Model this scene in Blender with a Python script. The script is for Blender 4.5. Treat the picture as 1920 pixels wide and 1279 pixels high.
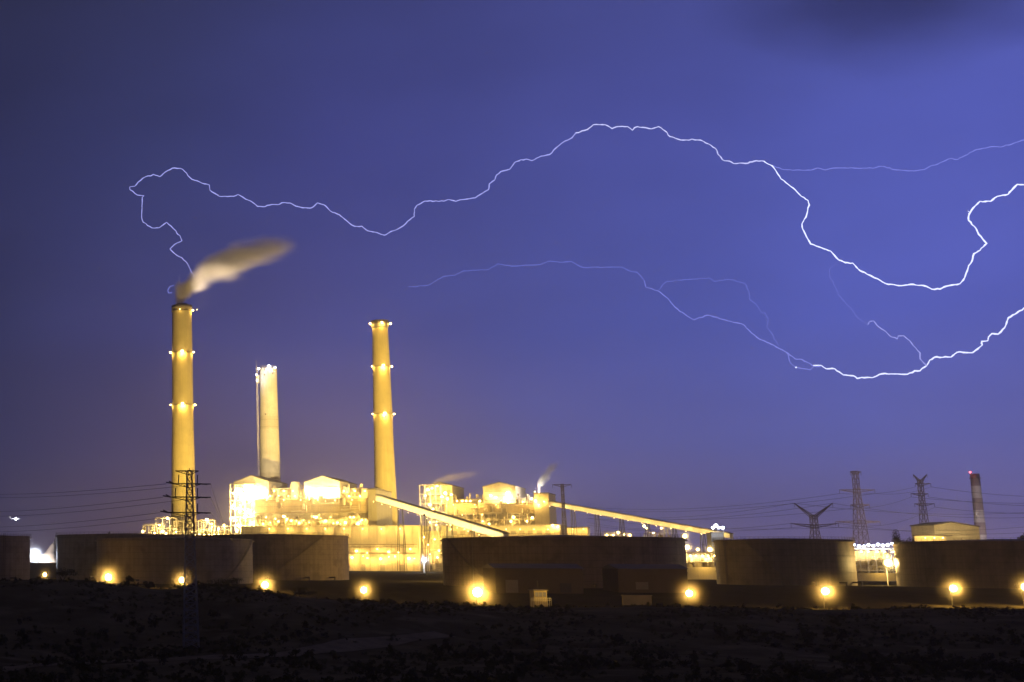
import bpy, math, random
import numpy as np
from mathutils import Vector, Matrix, noise as mnoise
R = math.radians
random.seed(7)
for _o in list(bpy.data.objects): bpy.data.objects.remove(_o)
S = bpy.context.scene
COL = S.collection

# ------------------------------------------------------------------ camera
F, CX, CY = 2511.0, 150.0, 640.0            # focal length and principal point in photo pixels
PITCH, ROLL, CAMZ = math.atan(410 / F), R(0.25), 10.0
cd = bpy.data.cameras.new('camera'); cam = bpy.data.objects.new('camera', cd); COL.objects.link(cam)
cd.sensor_width = 36; cd.lens = F / 1920 * 36
cd.shift_x = (960 - CX) / 1920; cd.shift_y = 0.0
cd.clip_start = 0.5; cd.clip_end = 200000
CAMROT = Matrix.Rotation(math.pi / 2 + PITCH, 3, 'X') @ Matrix.Rotation(ROLL, 3, 'Z')
cam.matrix_world = Matrix.Translation((0, 0, CAMZ)) @ CAMROT.to_4x4()
S.camera = cam

def ray(x, y):
    return CAMROT @ Vector(((x - CX) / F, -(y - CY) / F, -1))
def P(x, y, Y):                              # the point at ground distance Y that the pixel looks at
    d = ray(x, y); return Vector((d.x / d.y * Y, Y, CAMZ + d.z / d.y * Y))

# ------------------------------------------------------------------ sky
S.view_settings.view_transform = 'Standard'; S.view_settings.look = 'None'
S.view_settings.exposure = 0; S.view_settings.gamma = 1
def lin(c, k=1.0):
    return tuple((((v / 255 + .055) / 1.055) ** 2.4 if v > 10 else v / 255 / 12.92) * k for v in c) + (1,)
W = bpy.data.worlds.new('World'); S.world = W; W.use_nodes = True
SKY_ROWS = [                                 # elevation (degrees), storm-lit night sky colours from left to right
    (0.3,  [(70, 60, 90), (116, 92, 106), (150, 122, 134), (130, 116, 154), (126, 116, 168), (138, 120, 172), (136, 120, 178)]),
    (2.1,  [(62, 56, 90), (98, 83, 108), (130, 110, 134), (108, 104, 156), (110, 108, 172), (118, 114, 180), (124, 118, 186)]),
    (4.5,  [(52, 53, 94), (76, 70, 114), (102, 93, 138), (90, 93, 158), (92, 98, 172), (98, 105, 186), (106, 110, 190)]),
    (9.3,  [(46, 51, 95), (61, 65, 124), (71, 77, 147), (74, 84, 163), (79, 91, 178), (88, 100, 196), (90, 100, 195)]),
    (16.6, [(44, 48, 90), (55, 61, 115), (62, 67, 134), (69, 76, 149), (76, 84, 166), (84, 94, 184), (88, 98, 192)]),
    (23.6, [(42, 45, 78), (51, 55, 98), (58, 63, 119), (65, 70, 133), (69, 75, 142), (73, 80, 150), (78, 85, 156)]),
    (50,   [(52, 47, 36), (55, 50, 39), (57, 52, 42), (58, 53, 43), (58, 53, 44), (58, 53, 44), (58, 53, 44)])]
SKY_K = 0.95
def build_world():
    nt = W.node_tree; N = nt.nodes; L = nt.links; N.clear()
    def nd(t, **k):
        n = N.new(t)
        for a, b in k.items(): setattr(n, a, b)
        return n
    def mth(op, a, b=None, clamp=False):
        n = nd('ShaderNodeMath', operation=op, use_clamp=clamp)
        for i, v in enumerate((a, b)):
            if v is None: continue
            if isinstance(v, (int, float)): n.inputs[i].default_value = v
            else: L.new(v, n.inputs[i])
        return n.outputs[0]
    tc = nd('ShaderNodeTexCoord'); sp = nd('ShaderNodeSeparateXYZ'); L.new(tc.outputs['Generated'], sp.inputs[0])
    az = mth('MULTIPLY', mth('ARCTAN2', sp.outputs[0], sp.outputs[1]), 180 / math.pi)
    el = mth('MULTIPLY', mth('ARCSINE', sp.outputs[2]), 180 / math.pi)
    u = mth('DIVIDE', mth('ADD', az, 10), 55, True)
    azs = [math.degrees(math.atan((x - CX) / F)) for x in range(0, 1921, 320)]
    prev = None; pe = None
    for e, cols in SKY_ROWS:
        rp = nd('ShaderNodeValToRGB'); rp.color_ramp.interpolation = 'B_SPLINE' if False else 'EASE'
        rp.color_ramp.interpolation = 'LINEAR'
        el_ = rp.color_ramp.elements
        while len(el_) < len(cols): el_.new(.5)
        for q, (a, c) in enumerate(zip(azs, cols)):
            el_[q].position = (a + 10) / 55; el_[q].color = lin(c)
        L.new(u, rp.inputs[0])
        if prev is None: prev = rp.outputs[0]
        else:
            mr = nd('ShaderNodeMapRange', interpolation_type='LINEAR')
            L.new(el, mr.inputs[0]); mr.inputs[1].default_value = pe; mr.inputs[2].default_value = e
            mx = nd('ShaderNodeMix', data_type='RGBA')
            L.new(mr.outputs[0], mx.inputs[0]); L.new(prev, mx.inputs[6]); L.new(rp.outputs[0], mx.inputs[7])
            prev = mx.outputs[2]
        pe = e
    # soft storm cloud texture
    mp = nd('ShaderNodeMapping'); L.new(tc.outputs['Generated'], mp.inputs[0]); mp.inputs['Scale'].default_value = (3, 3, 7)
    nz = nd('ShaderNodeTexNoise'); nz.inputs['Scale'].default_value = 2.2; nz.inputs['Detail'].default_value = 4; nz.inputs['Roughness'].default_value = .45
    L.new(mp.outputs[0], nz.inputs['Vector'])
    k = nd('ShaderNodeMapRange'); L.new(nz.outputs[0], k.inputs[0]); k.inputs[1].default_value = .25; k.inputs[2].default_value = .75
    k.inputs[3].default_value = .9; k.inputs[4].default_value = 1.1
    # the flash is ahead: the sky behind the camera is dark, and nothing below the horizon shines
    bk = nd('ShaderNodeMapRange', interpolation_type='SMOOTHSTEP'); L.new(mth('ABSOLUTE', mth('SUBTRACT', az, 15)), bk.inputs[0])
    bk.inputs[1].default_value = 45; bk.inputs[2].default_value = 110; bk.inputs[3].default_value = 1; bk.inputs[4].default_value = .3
    dn = nd('ShaderNodeMapRange', interpolation_type='SMOOTHSTEP'); L.new(el, dn.inputs[0])
    dn.inputs[1].default_value = -1.5; dn.inputs[2].default_value = -.2; dn.inputs[3].default_value = .02; dn.inputs[4].default_value = 1
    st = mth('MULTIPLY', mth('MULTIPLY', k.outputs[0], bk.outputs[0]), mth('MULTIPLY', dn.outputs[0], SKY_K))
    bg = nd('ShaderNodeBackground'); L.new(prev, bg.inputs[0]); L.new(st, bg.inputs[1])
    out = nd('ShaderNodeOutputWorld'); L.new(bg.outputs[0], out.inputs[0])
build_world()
cy = S.cycles
cy.max_bounces = 5; cy.diffuse_bounces = 2; cy.glossy_bounces = 2; cy.volume_bounces = 1; cy.transparent_max_bounces = 12
cy.use_denoising = True; cy.sample_clamp_indirect = 6; cy.caustics_reflective = False; cy.caustics_refractive = False
try: cy.denoiser = 'OPENIMAGEDENOISE'
except Exception: pass
LAMP_K = 0.5

# ------------------------------------------------------------------ helpers
def tag(o, label=None, cat=None, group=None, kind=None):
    if label: o['label'] = label
    if cat: o['category'] = cat
    if group: o['group'] = group
    if kind: o['kind'] = kind
    return o
def thing(name, label, cat, loc, group=None):
    o = bpy.data.objects.new(name, None); COL.objects.link(o); o.location = loc; o.empty_display_size = .5
    return tag(o, label, cat, group)
def origin(o):
    v = Vector((0, 0, 0))
    while o: v += o.location; o = o.parent
    return v
class MB:
    def __init__(s): s.v = []; s.f = []
    def add(s, vs, fs):
        b = len(s.v); s.v += [tuple(v) for v in vs]; s.f += [tuple(i + b for i in f) for f in fs]
    def hexa(s, c):                           # eight corners: bottom four then top four
        s.add(c, [(3, 2, 1, 0), (4, 5, 6, 7), (0, 1, 5, 4), (1, 2, 6, 5), (2, 3, 7, 6), (3, 0, 4, 7)])
    def box(s, x0, x1, y0, y1, z0, z1):
        s.hexa([(x0, y0, z0), (x1, y0, z0), (x1, y1, z0), (x0, y1, z0), (x0, y0, z1), (x1, y0, z1), (x1, y1, z1), (x0, y1, z1)])
    def bar(s, a, b, r, n=4, r2=None, cap=True):
        a = Vector(a); b = Vector(b); d = (b - a)
        if d.length < 1e-6: return
        d.normalize(); up = Vector((0, 0, 1)) if abs(d.z) < .9 else Vector((1, 0, 0))
        x = d.cross(up).normalized(); y = d.cross(x); r2 = r if r2 is None else r2
        vs = []
        for c, q in ((a, r), (b, r2)):
            for k in range(n):
                t = 2 * math.pi * (k + .5) / n; vs.append(c + x * math.cos(t) * q + y * math.sin(t) * q)
        fs = [(k, (k + 1) % n, n + (k + 1) % n, n + k) for k in range(n)]
        if cap: fs += [tuple(range(n - 1, -1, -1)), tuple(range(n, 2 * n))]
        s.add(vs, fs)
    def tube(s, pts, rad, n=5):
        pts = [Vector(p) for p in pts]; m = len(pts); vs = []
        for i, p in enumerate(pts):
            d = (pts[min(i + 1, m - 1)] - pts[max(i - 1, 0)]).normalized()
            up = Vector((0, 1, 0)) if abs(d.y) < .9 else Vector((0, 0, 1))
            x = d.cross(up).normalized(); y = d.cross(x); r = rad[i] if isinstance(rad, (list, tuple)) else rad
            for k in range(n):
                t = 2 * math.pi * k / n; vs.append(p + x * math.cos(t) * r + y * math.sin(t) * r)
        fs = [(i * n + k, i * n + (k + 1) % n, (i + 1) * n + (k + 1) % n, (i + 1) * n + k) for i in range(m - 1) for k in range(n)]
        s.add(vs, fs)
    def lathe(s, c, prof, n=48, top=True, bottom=False):
        c = Vector(c); vs = []
        for r, z in prof:
            for k in range(n):
                t = 2 * math.pi * k / n; vs.append((c.x + r * math.cos(t), c.y + r * math.sin(t), c.z + z))
        m = len(prof)
        fs = [(i * n + k, i * n + (k + 1) % n, (i + 1) * n + (k + 1) % n, (i + 1) * n + k) for i in range(m - 1) for k in range(n)]
        if top: fs.append(tuple(range((m - 1) * n, m * n)))
        if bottom: fs.append(tuple(range(n - 1, -1, -1)))
        s.add(vs, fs)
    def ball(s, c, r, n=8, m=5, sq=1.0):
        s.lathe((c[0], c[1], c[2]), [(max(r * math.sin(math.pi * i / m), .01), -r * sq * math.cos(math.pi * i / m)) for i in range(m + 1)], n)
    def build(s, name, mat, parent=None, smooth=False):
        off = origin(parent) if parent else Vector((0, 0, 0))
        me = bpy.data.meshes.new(name)
        me.from_pydata([(v[0] - off.x, v[1] - off.y, v[2] - off.z) for v in s.v], [], s.f); me.update()
        if smooth: me.polygons.foreach_set('use_smooth', [True] * len(me.polygons))
        me.materials.append(mat)
        o = bpy.data.objects.new(name, me); COL.objects.link(o)
        if parent: o.parent = parent
        return o
def copy_tree(o, parent=None):
    c = o.copy(); COL.objects.link(c); c.parent = parent
    for ch in list(o.children): copy_tree(ch, c)
    return c
def light(parent, pos, power, color, spot=None, aim=None, size=.4, blend=.6):
    d = bpy.data.lights.new('lamp_light', 'SPOT' if spot else 'POINT')
    d.energy = power * LAMP_K; d.color = color; d.shadow_soft_size = size
    o = bpy.data.objects.new('lamp_light', d); COL.objects.link(o)
    if parent: o.parent = parent; o.location = Vector(pos) - origin(parent)
    else: o.location = pos
    if spot:
        d.spot_size = R(spot); d.spot_blend = blend
        o.rotation_euler = (Vector(aim) - Vector(pos)).to_track_quat('-Z', 'Y').to_euler()
    return o

# ------------------------------------------------------------------ materials
def material(name, base, rough=.8, var=.25, scale=.1, metal=0, streak=0, course=0, corr=0, dirt=None, dirt_amt=.4):
    m = bpy.data.materials.new(name); m.use_nodes = True
    nt = m.node_tree; N = nt.nodes; L = nt.links
    b = N['Principled BSDF']; b.inputs['Roughness'].default_value = rough; b.inputs['Metallic'].default_value = metal
    b.inputs['Specular IOR Level'].default_value = 0 if rough >= .88 else .15
    tc = N.new('ShaderNodeTexCoord')
    nz = N.new('ShaderNodeTexNoise'); nz.inputs['Scale'].default_value = scale; nz.inputs['Detail'].default_value = 6; nz.inputs['Roughness'].default_value = .65
    L.new(tc.outputs['Object'], nz.inputs['Vector'])
    rp = N.new('ShaderNodeMapRange'); L.new(nz.outputs[0], rp.inputs[0]); rp.inputs[1].default_value = .3; rp.inputs[2].default_value = .7
    rp.inputs[3].default_value = 1 - var; rp.inputs[4].default_value = 1 + var
    fac = rp.outputs[0]
    def mul(a, bb):
        q = N.new('ShaderNodeMath'); q.operation = 'MULTIPLY'; L.new(a, q.inputs[0]); L.new(bb, q.inputs[1]); return q.outputs[0]
    if streak:
        mp = N.new('ShaderNodeMapping'); L.new(tc.outputs['Object'], mp.inputs[0]); mp.inputs['Scale'].default_value = (.8, .8, .03)
        n2 = N.new('ShaderNodeTexNoise'); n2.inputs['Scale'].default_value = 1; n2.inputs['Detail'].default_value = 5; L.new(mp.outputs[0], n2.inputs['Vector'])
        r2 = N.new('ShaderNodeMapRange'); L.new(n2.outputs[0], r2.inputs[0]); r2.inputs[1].default_value = .35; r2.inputs[2].default_value = .65
        r2.inputs[3].default_value = 1 - streak; r2.inputs[4].default_value = 1; fac = mul(fac, r2.outputs[0])
    if course:                                # horizontal plate or casting joints every `course` metres
        sp = N.new('ShaderNodeSeparateXYZ'); L.new(tc.outputs['Object'], sp.inputs[0])
        a = N.new('ShaderNodeMath'); a.operation = 'DIVIDE'; L.new(sp.outputs[2], a.inputs[0]); a.inputs[1].default_value = course
        fr = N.new('ShaderNodeMath'); fr.operation = 'FRACT'; L.new(a.outputs[0], fr.inputs[0])
        g = N.new('ShaderNodeMapRange'); L.new(fr.outputs[0], g.inputs[0]); g.inputs[1].default_value = .0; g.inputs[2].default_value = .1
        g.inputs[3].default_value = .62; g.inputs[4].default_value = 1; fac = mul(fac, g.outputs[0])
    if corr:                                  # ribbed cladding
        wv = N.new('ShaderNodeTexWave'); wv.wave_type = 'BANDS'; wv.bands_direction = 'X'; wv.inputs['Scale'].default_value = corr
        wv.inputs['Distortion'].default_value = 0; L.new(tc.outputs['Object'], wv.inputs['Vector'])
        r3 = N.new('ShaderNodeMapRange'); L.new(wv.outputs['Fac'], r3.inputs[0]); r3.inputs[3].default_value = .82; r3.inputs[4].default_value = 1.05
        fac = mul(fac, r3.outputs[0])
    mx = N.new('ShaderNodeVectorMath'); mx.operation = 'SCALE'; mx.inputs[0].default_value = base; L.new(fac, mx.inputs['Scale'])
    outc = mx.outputs[0]
    if dirt:
        n4 = N.new('ShaderNodeTexNoise'); n4.inputs['Scale'].default_value = scale * 2.3; n4.inputs['Detail'].default_value = 8
        L.new(tc.outputs['Object'], n4.inputs['Vector'])
        r4 = N.new('ShaderNodeMapRange'); L.new(n4.outputs[0], r4.inputs[0]); r4.inputs[1].default_value = .5; r4.inputs[2].default_value = .68; r4.inputs[4].default_value = dirt_amt
        mm = N.new('ShaderNodeMix'); mm.data_type = 'RGBA'; L.new(r4.outputs[0], mm.inputs[0]); L.new(outc, mm.inputs[6]); mm.inputs[7].default_value = dirt + (1,)
        outc = mm.outputs[2]
    L.new(outc, b.inputs['Base Color'])
    return m
def glow(name, color, strength):
    m = bpy.data.materials.new(name); m.use_nodes = True; N = m.node_tree.nodes; N.clear()
    e = N.new('ShaderNodeEmission'); e.inputs[0].default_value = color + (1,); e.inputs[1].default_value = strength
    o = N.new('ShaderNodeOutputMaterial'); m.node_tree.links.new(e.outputs[0], o.inputs[0])
    m.cycles.emission_sampling = 'NONE'
    return m
M = dict(
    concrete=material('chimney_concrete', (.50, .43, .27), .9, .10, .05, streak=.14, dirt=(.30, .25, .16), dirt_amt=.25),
    raw=material('raw_concrete', (.55, .50, .42), .9, .10, .06, streak=.12, dirt=(.3, .27, .22), dirt_amt=.2),
    rawc=material('jump_formed_concrete', (.47, .42, .34), .9, .10, .06, streak=.15, course=9.0),
    clad=material('ribbed_cladding', (.60, .54, .42), .6, .10, .05, corr=.9, streak=.12),
    cladt=material('tan_cladding', (.44, .36, .23), .65, .12, .05, corr=.9, streak=.18),
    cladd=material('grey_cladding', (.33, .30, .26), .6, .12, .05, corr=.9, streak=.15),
    roof=material('roof_sheet', (.16, .14, .12), .7, .2, .1),
    steel=material('painted_steel', (.45, .41, .34), .6, .15, .2),
    dark=material('galvanised_dark_steel', (.05, .05, .055), .6, .2, .5),
    pylon=material('hazed_pylon_steel', (.20, .16, .16), .6, .2, .5),  # distance haze is put into the steel colour of the far pylons
    galv=material('weathered_galvanised_steel', (.34, .32, .29), .6, .25, .5),
    wire=material('conductor_wire', (.04, .04, .045), .5, .1, .5),
    tank=material('tank_paint', (.27, .215, .15), .6, .16, .07, streak=.25, course=2.6, dirt=(.08, .058, .036), dirt_amt=.5),
    tankl=material('lamplit_tank_paint', (.33, .27, .19), .6, .16, .07, streak=.22, course=2.6, dirt=(.10, .07, .045), dirt_amt=.5),  # paler copy of the tank paint, with lamplight put into its colour
    tankroof=material('tank_roof_paint', (.12, .10, .08), .7, .2, .1),
    rail=material('tank_rail_steel', (.14, .12, .10), .6, .2, .5),
    shed=material('shed_cladding', (.10, .08, .06), .8, .2, .1, corr=1.2),
    pale=material('pale_panel', (.20, .18, .16), .8, .15, .2),
    white=material('white_fabric', (.75, .72, .68), .8, .06, .2),
    duct=material('duct_metal', (.27, .23, .17), .5, .2, .1, dirt=(.2, .16, .1)),
    red=material('red_band_paint', (.34, .27, .27), .8, .15, .1),
    whiteb=material('white_band_paint', (.62, .58, .55), .8, .15, .1),
    sodium=glow('sodium_lens', (1, .68, .22), 24),
    bluew=glow('cool_white_lens', (.78, .84, 1), 30),
    redl=glow('red_beacon_lens', (1, .12, .15), 6),
    win=glow('lit_window', (1, .62, .20), .22),
)
SOD = (1.0, .60, .12); WARM = (1.0, .70, .24); COOL = (.74, .82, 1.0)

# ------------------------------------------------------------------ terrain
CREST = [(-400, 4.0), (-30, 4.3), (-10, 5.0), (0, 5.0), (10, 4.0), (20, 2.8), (30, 3.8), (38, 3.3), (46, 2.4), (56, 1.0), (66, .3), (82, -.4), (105, -1.0), (140, -.8), (200, -1.0), (240, -1.2), (600, -1.2)]
def interp(tab, x):
    if x <= tab[0][0]: return tab[0][1]
    for (a, p), (b, q) in zip(tab, tab[1:]):
        if x <= b:
            t = (x - a) / (b - a); t = t * t * (3 - 2 * t); return p + (q - p) * t
    return tab[-1][1]
def sm(a, b, x):
    t = min(1, max(0, (x - a) / (b - a))); return t * t * (3 - 2 * t)
def ground_z(x, y):
    c = interp(CREST, x)
    n = mnoise.noise(Vector((x * .03, y * .03, 1.3))) * 1.1 + mnoise.noise(Vector((x * .11, y * .11, 4.1))) * .45
    if y < 330:
        t = sm(245, 330, y + 12 * mnoise.noise(Vector((x * .02, 7.7, 0))))
        z = -7 + (c + 7) * t
        return z + n * (1.0 - .55 * t) * sm(60, 130, y)
    z = c + (-5 - c) * sm(332, 375, y)
    z = z + (0 - z) * sm(418, 490, y)
    return z + n * .45 * (1 - sm(350, 470, y))
def build_ground():
    ys = list(np.arange(-60, 130, 12)) + list(np.arange(130, 500, 2.2)) + list(np.arange(500, 700, 25)) + list(np.geomspace(700, 8000, 18))
    xs = list(np.geomspace(-3000, -80, 14)) + list(np.arange(-76, 330, 2.2)) + list(np.geomspace(335, 7000, 18))
    vs = [(x, y, ground_z(x, y)) for y in ys for x in xs]
    nx = len(xs)
    fs = [(j * nx + i, j * nx + i + 1, (j + 1) * nx + i + 1, (j + 1) * nx + i) for j in range(len(ys) - 1) for i in range(nx - 1)]
    m = material('sandy_ground', (.15, .124, .072), 1.0, .4, .05, dirt=(.25, .20, .125), dirt_amt=.8)
    mb = MB(); mb.add(vs, fs); o = mb.build('ground', m, smooth=True); tag(o, kind='structure'); return o
build_ground()
def build_yard_shade():  # dark sheet added over the ground to dim the lamplit plain
    ys = list(np.arange(392, 500, 6)) + [540, 700, 1000, 1330]; xs = list(np.arange(-90, 480, 8)); nx = len(xs)
    vs = [(x, y, ground_z(x, y) + .15) for y in ys for x in xs]
    fs = [(j * nx + i, j * nx + i + 1, (j + 1) * nx + i + 1, (j + 1) * nx + i) for j in range(len(ys) - 1) for i in range(nx - 1)]
    mb = MB(); mb.add(vs, fs); tag(mb.build('yard_shade_sheet', material('yard_shade', (.028, .026, .023), .95, .3, .08, dirt=(.05, .042, .03), dirt_amt=.6), smooth=True), kind='structure')
build_yard_shade()
def ground_at(px, py):                        # where the pixel's ray first meets the ground
    d = ray(px, py)
    t = 60
    while t < 420:
        p = Vector((d.x / d.y * t, t, CAMZ + d.z / d.y * t))
        if p.z <= ground_z(p.x, p.y): return p
        t += .5
    return p
def build_path():
    pts = [ground_at(*q) for q in ((-140, 1268), (-60, 1261), (0, 1256), (80, 1249), (167, 1243), (300, 1240), (420, 1234), (560, 1226), (700, 1207), (860, 1189))]
    mb = MB(); row = []
    for a, b in zip(pts, pts[1:]):
        for k in range(6): row.append(a.lerp(b, k / 6))
    vs = []; n = len(row)
    for i, p in enumerate(row):
        d = (row[min(i + 1, n - 1)] - row[max(i - 1, 0)]); d.z = 0; d.normalize(); s = Vector((-d.y, d.x, 0))
        w = 3.2 + .8 * math.sin(i * .7)
        for k in range(5):
            q = p + s * w * (k / 2 - 1); vs.append((q.x, q.y, ground_z(q.x, q.y) + .12))
    fs = [(i * 5 + k, i * 5 + k + 1, (i + 1) * 5 + k + 1, (i + 1) * 5 + k) for i in range(n - 1) for k in range(4)]
    mb.add(vs, fs); tag(mb.build('path', material('path_sand', (.27, .22, .15), 1, .25, .3), smooth=True), kind='structure')
build_path()

# ------------------------------------------------------------------ lamps as parts
def lamp_part(parent, pos, r=.8, mat='sodium', power=12000, color=SOD, off=(0, -1, 0), name='floodlight', ls=.4, wall=None):
    """a floodlight fitting: bracketed housing with a glowing lens; its light sits just before the lens"""
    pos = Vector(pos); o = Vector(off)
    mb = MB(); mb.ball(pos, r, 8, 5, .8)
    ob = mb.build(name, M[mat], parent)
    if wall is not None:
        b2 = MB(); b2.bar(wall, pos - (pos - wall).normalized() * r * .9, .12); b2.build('bracket', M['dark'], ob)
    if power: light(parent, pos + o * (r + ls + .1), power, color, size=ls)
    return ob

# ------------------------------------------------------------------ chimneys
def edge_px(tab, y):
    return interp(tab, y)
def chimney(label, Y, ytop, tabL, tabR, mat, rings, name='chimney', flue=True, upper=None):
    ctr0 = P((edge_px(tabL, 1000) + edge_px(tabR, 1000)) / 2, 1000, Y)
    top = P((edge_px(tabL, ytop) + edge_px(tabR, ytop)) / 2, ytop, Y)
    x0 = top.x
    root = thing(name, label, 'chimney', (x0, Y, 0))
    prof = []
    for i in range(25):
        py = 1060 + (ytop - 1060) * i / 24
        a = P(edge_px(tabL, py), py, Y); b = P(edge_px(tabR, py), py, Y)
        z = a.z if i else 0
        prof.append(((b.x - a.x) / 2 * .997, z))
    H = prof[-1][1]
    def rad(z):
        return interp_lin([(p[1], p[0]) for p in prof], z)
    mb = MB(); mb.lathe((x0, Y, 0), prof + [(prof[-1][0] * .86, H), (prof[-1][0] * .86, H - 6)], 64, top=True)
    mb.build('shaft', mat, root, smooth=True).data.set_sharp_from_angle(angle=R(40))
    return root, x0, Y, H, rad
def interp_lin(tab, x):
    if x <= tab[0][0]: return tab[0][1]
    for (a, p), (b, q) in zip(tab, tab[1:]):
        if x <= b: return p + (q - p) * (x - a) / max(b - a, 1e-9)
    return tab[-1][1]
def ring_platform(root, x0, Y, z, r, mat='rail', h=1.2):
    mb = MB(); n = 40
    mb.lathe((x0, Y, z), [(r + .02, -.2), (r + 1.1, -.2), (r + 1.1, 0), (r + .02, 0)], n, top=False)
    for hh in (.6, 1.2): mb.lathe((x0, Y, z + hh), [(r + 1.04, -.05), (r + 1.1, -.05), (r + 1.1, .05), (r + 1.04, .05)], n, top=False)
    for k in range(n):
        t = 2 * math.pi * k / n; c = Vector((x0 + math.cos(t) * (r + 1.05), Y + math.sin(t) * (r + 1.05), z)); mb.bar(c, c + Vector((0, 0, 1.2)), .06)
    mb.build('service_platform', M[mat], root)
def zpx(x, y, Y): return P(x, y, Y).z

def smoke_vent(root, x0, Y, H, r):
    mb = MB(); mb.lathe((x0, Y, H - 5), [(r * .62, 0), (r * .62, 7), (r * .5, 7), (r * .5, 2)], 32, top=False)
    mb.build('flue', M['roof'], root, smooth=True)

Y1 = 1440
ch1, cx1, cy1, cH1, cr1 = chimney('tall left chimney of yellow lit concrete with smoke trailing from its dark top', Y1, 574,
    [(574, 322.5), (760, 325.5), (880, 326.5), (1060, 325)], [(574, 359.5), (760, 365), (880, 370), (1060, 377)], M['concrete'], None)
mb = MB(); mb.lathe((cx1, Y1, cH1 - 4.5), [(cr1(cH1) + .02, 0), (cr1(cH1) + .5, 0), (cr1(cH1) + .5, 4.6), (cr1(cH1) - .6, 4.6)], 64, top=False)
mb.build('soot_rim', M['roof'], ch1, smooth=True)
smoke_vent(ch1, cx1, Y1, cH1, cr1(cH1))
def ring_lamps(root, x0, Y, z, r, angs, sizes, power, color=SOD):
    for a, s, pw in zip(angs, sizes, power):
        t = R(a); d = Vector((math.cos(t), math.sin(t), 0)); p = Vector((x0, Y, z)) + d * (r + 1.9)
        lamp_part(root, p + Vector((0, 0, .5)), s * .78, 'sodium', pw, color, off=d * .6 + Vector((0, 0, -.6)), name='floodlight')
for py, angs, sizes, pw in ((585, (-105, -25), (.6, 1.4), (1500, 12000)), (663, (-172, -95, -22), (1.5, 1.9, 1.2), (14000, 50000, 12000)), (761, (-172, -95, -8), (1.0, 1.9, 1.5), (9000, 50000, 14000))):
    z = zpx(342, py, Y1); r = cr1(z)
    ring_platform(ch1, cx1, Y1, z, r); ring_lamps(ch1, cx1, Y1, z, r, angs, sizes, pw)
# middle chimney, still under construction
Y2 = 1640
ch2, cx2, cy2, cH2, cr2 = chimney('middle pale concrete chimney under construction with a bare rim and a hoist on its left', Y2, 692,
    [(692, 486.5), (890, 489), (1060, 489)], [(692, 519), (890, 527), (1060, 531)], M['raw'], None)
mb = MB(); zj = zpx(505, 782, Y2)
mb.lathe((cx2, Y2, 0), [(cr2(z) + .12, z) for z in (zpx(505, 960, Y2), zj)] , 64, top=False)
mb.build('jointed_lower_shaft', M['rawc'], ch2, smooth=True)
mb = MB()
r = cr2(cH2)
for k in range(18):
    t = 2 * math.pi * k / 18; c = Vector((cx2 + math.cos(t) * (r - .3), Y2 + math.sin(t) * (r - .3), cH2)); mb.bar(c, c + Vector((0, 0, 2.6)), .16)
    t2 = 2 * math.pi * (k + 1) / 18; c2 = Vector((cx2 + math.cos(t2) * (r - .3), Y2 + math.sin(t2) * (r - .3), cH2))
    for h in (1.2, 2.5): mb.bar(c + Vector((0, 0, h)), c2 + Vector((0, 0, h)), .12)
mb.build('working_deck', M['whiteb'], ch2)
mb = MB()
xl = cx2 - r - 3.2; zt = zpx(480, 676, Y2); zb = 20
for sx in (-1, 1):
    for sy in (-1, 1): mb.bar((xl + sx * .8, Y2 + sy * .8, zb), (xl + sx * .8, Y2 + sy * .8, zt - 8), .14)
q = zb; s_ = 1
while q < zt - 10:
    mb.bar((xl - .8 * s_, Y2 - .8, q), (xl + .8 * s_, Y2 - .8, q + 3), .1); mb.bar((xl - .8, Y2 - .8, q), (xl + .8, Y2 - .8, q), .1); q += 3; s_ = -s_
mb.bar((xl - .4, Y2 - .8, zt - 9), (xl - 1.2, Y2 - .8, zt), .14)
mb.build('hoist_mast', M['whiteb'], ch2)
mb = MB(); zc = zpx(480, 700, Y2); mb.box(xl - 1.6, xl + 2.2, Y2 - 3, Y2 - 1, zc - 12, zc - 3)
for k in range(3): mb.box(xl - 2.1, xl + 2.7, Y2 - 3.6, Y2 - 3.1, zc - 13 + k * 4.5, zc - 12.6 + k * 4.5)
mb.build('hoist_cage', M['whiteb'], ch2)
for px_, py_, s_ in ((485, 692, 1.3), (504, 687, 1.7), (516, 690, 1.0), (481, 703, .9), (482, 714, .7)):
    p = P(px_, py_, Y2 - r - 2); lamp_part(ch2, p, s_, 'bluew', 9000, COOL, off=(0, -1, 0))
for px_, py_ in ((494, 695), (494, 705), (509, 702), (496, 779)):
    p = P(px_, py_, Y2); dx = p.x - cx2; rr = cr2(p.z); yy = Y2 - math.sqrt(max(rr * rr - dx * dx, 1))
    mb = MB(); mb.box(p.x - .8, p.x + .8, yy - .35, yy + .6, p.z - 1.1, p.z + 1.1); mb.build('wall_opening', M['roof'], ch2)
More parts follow.
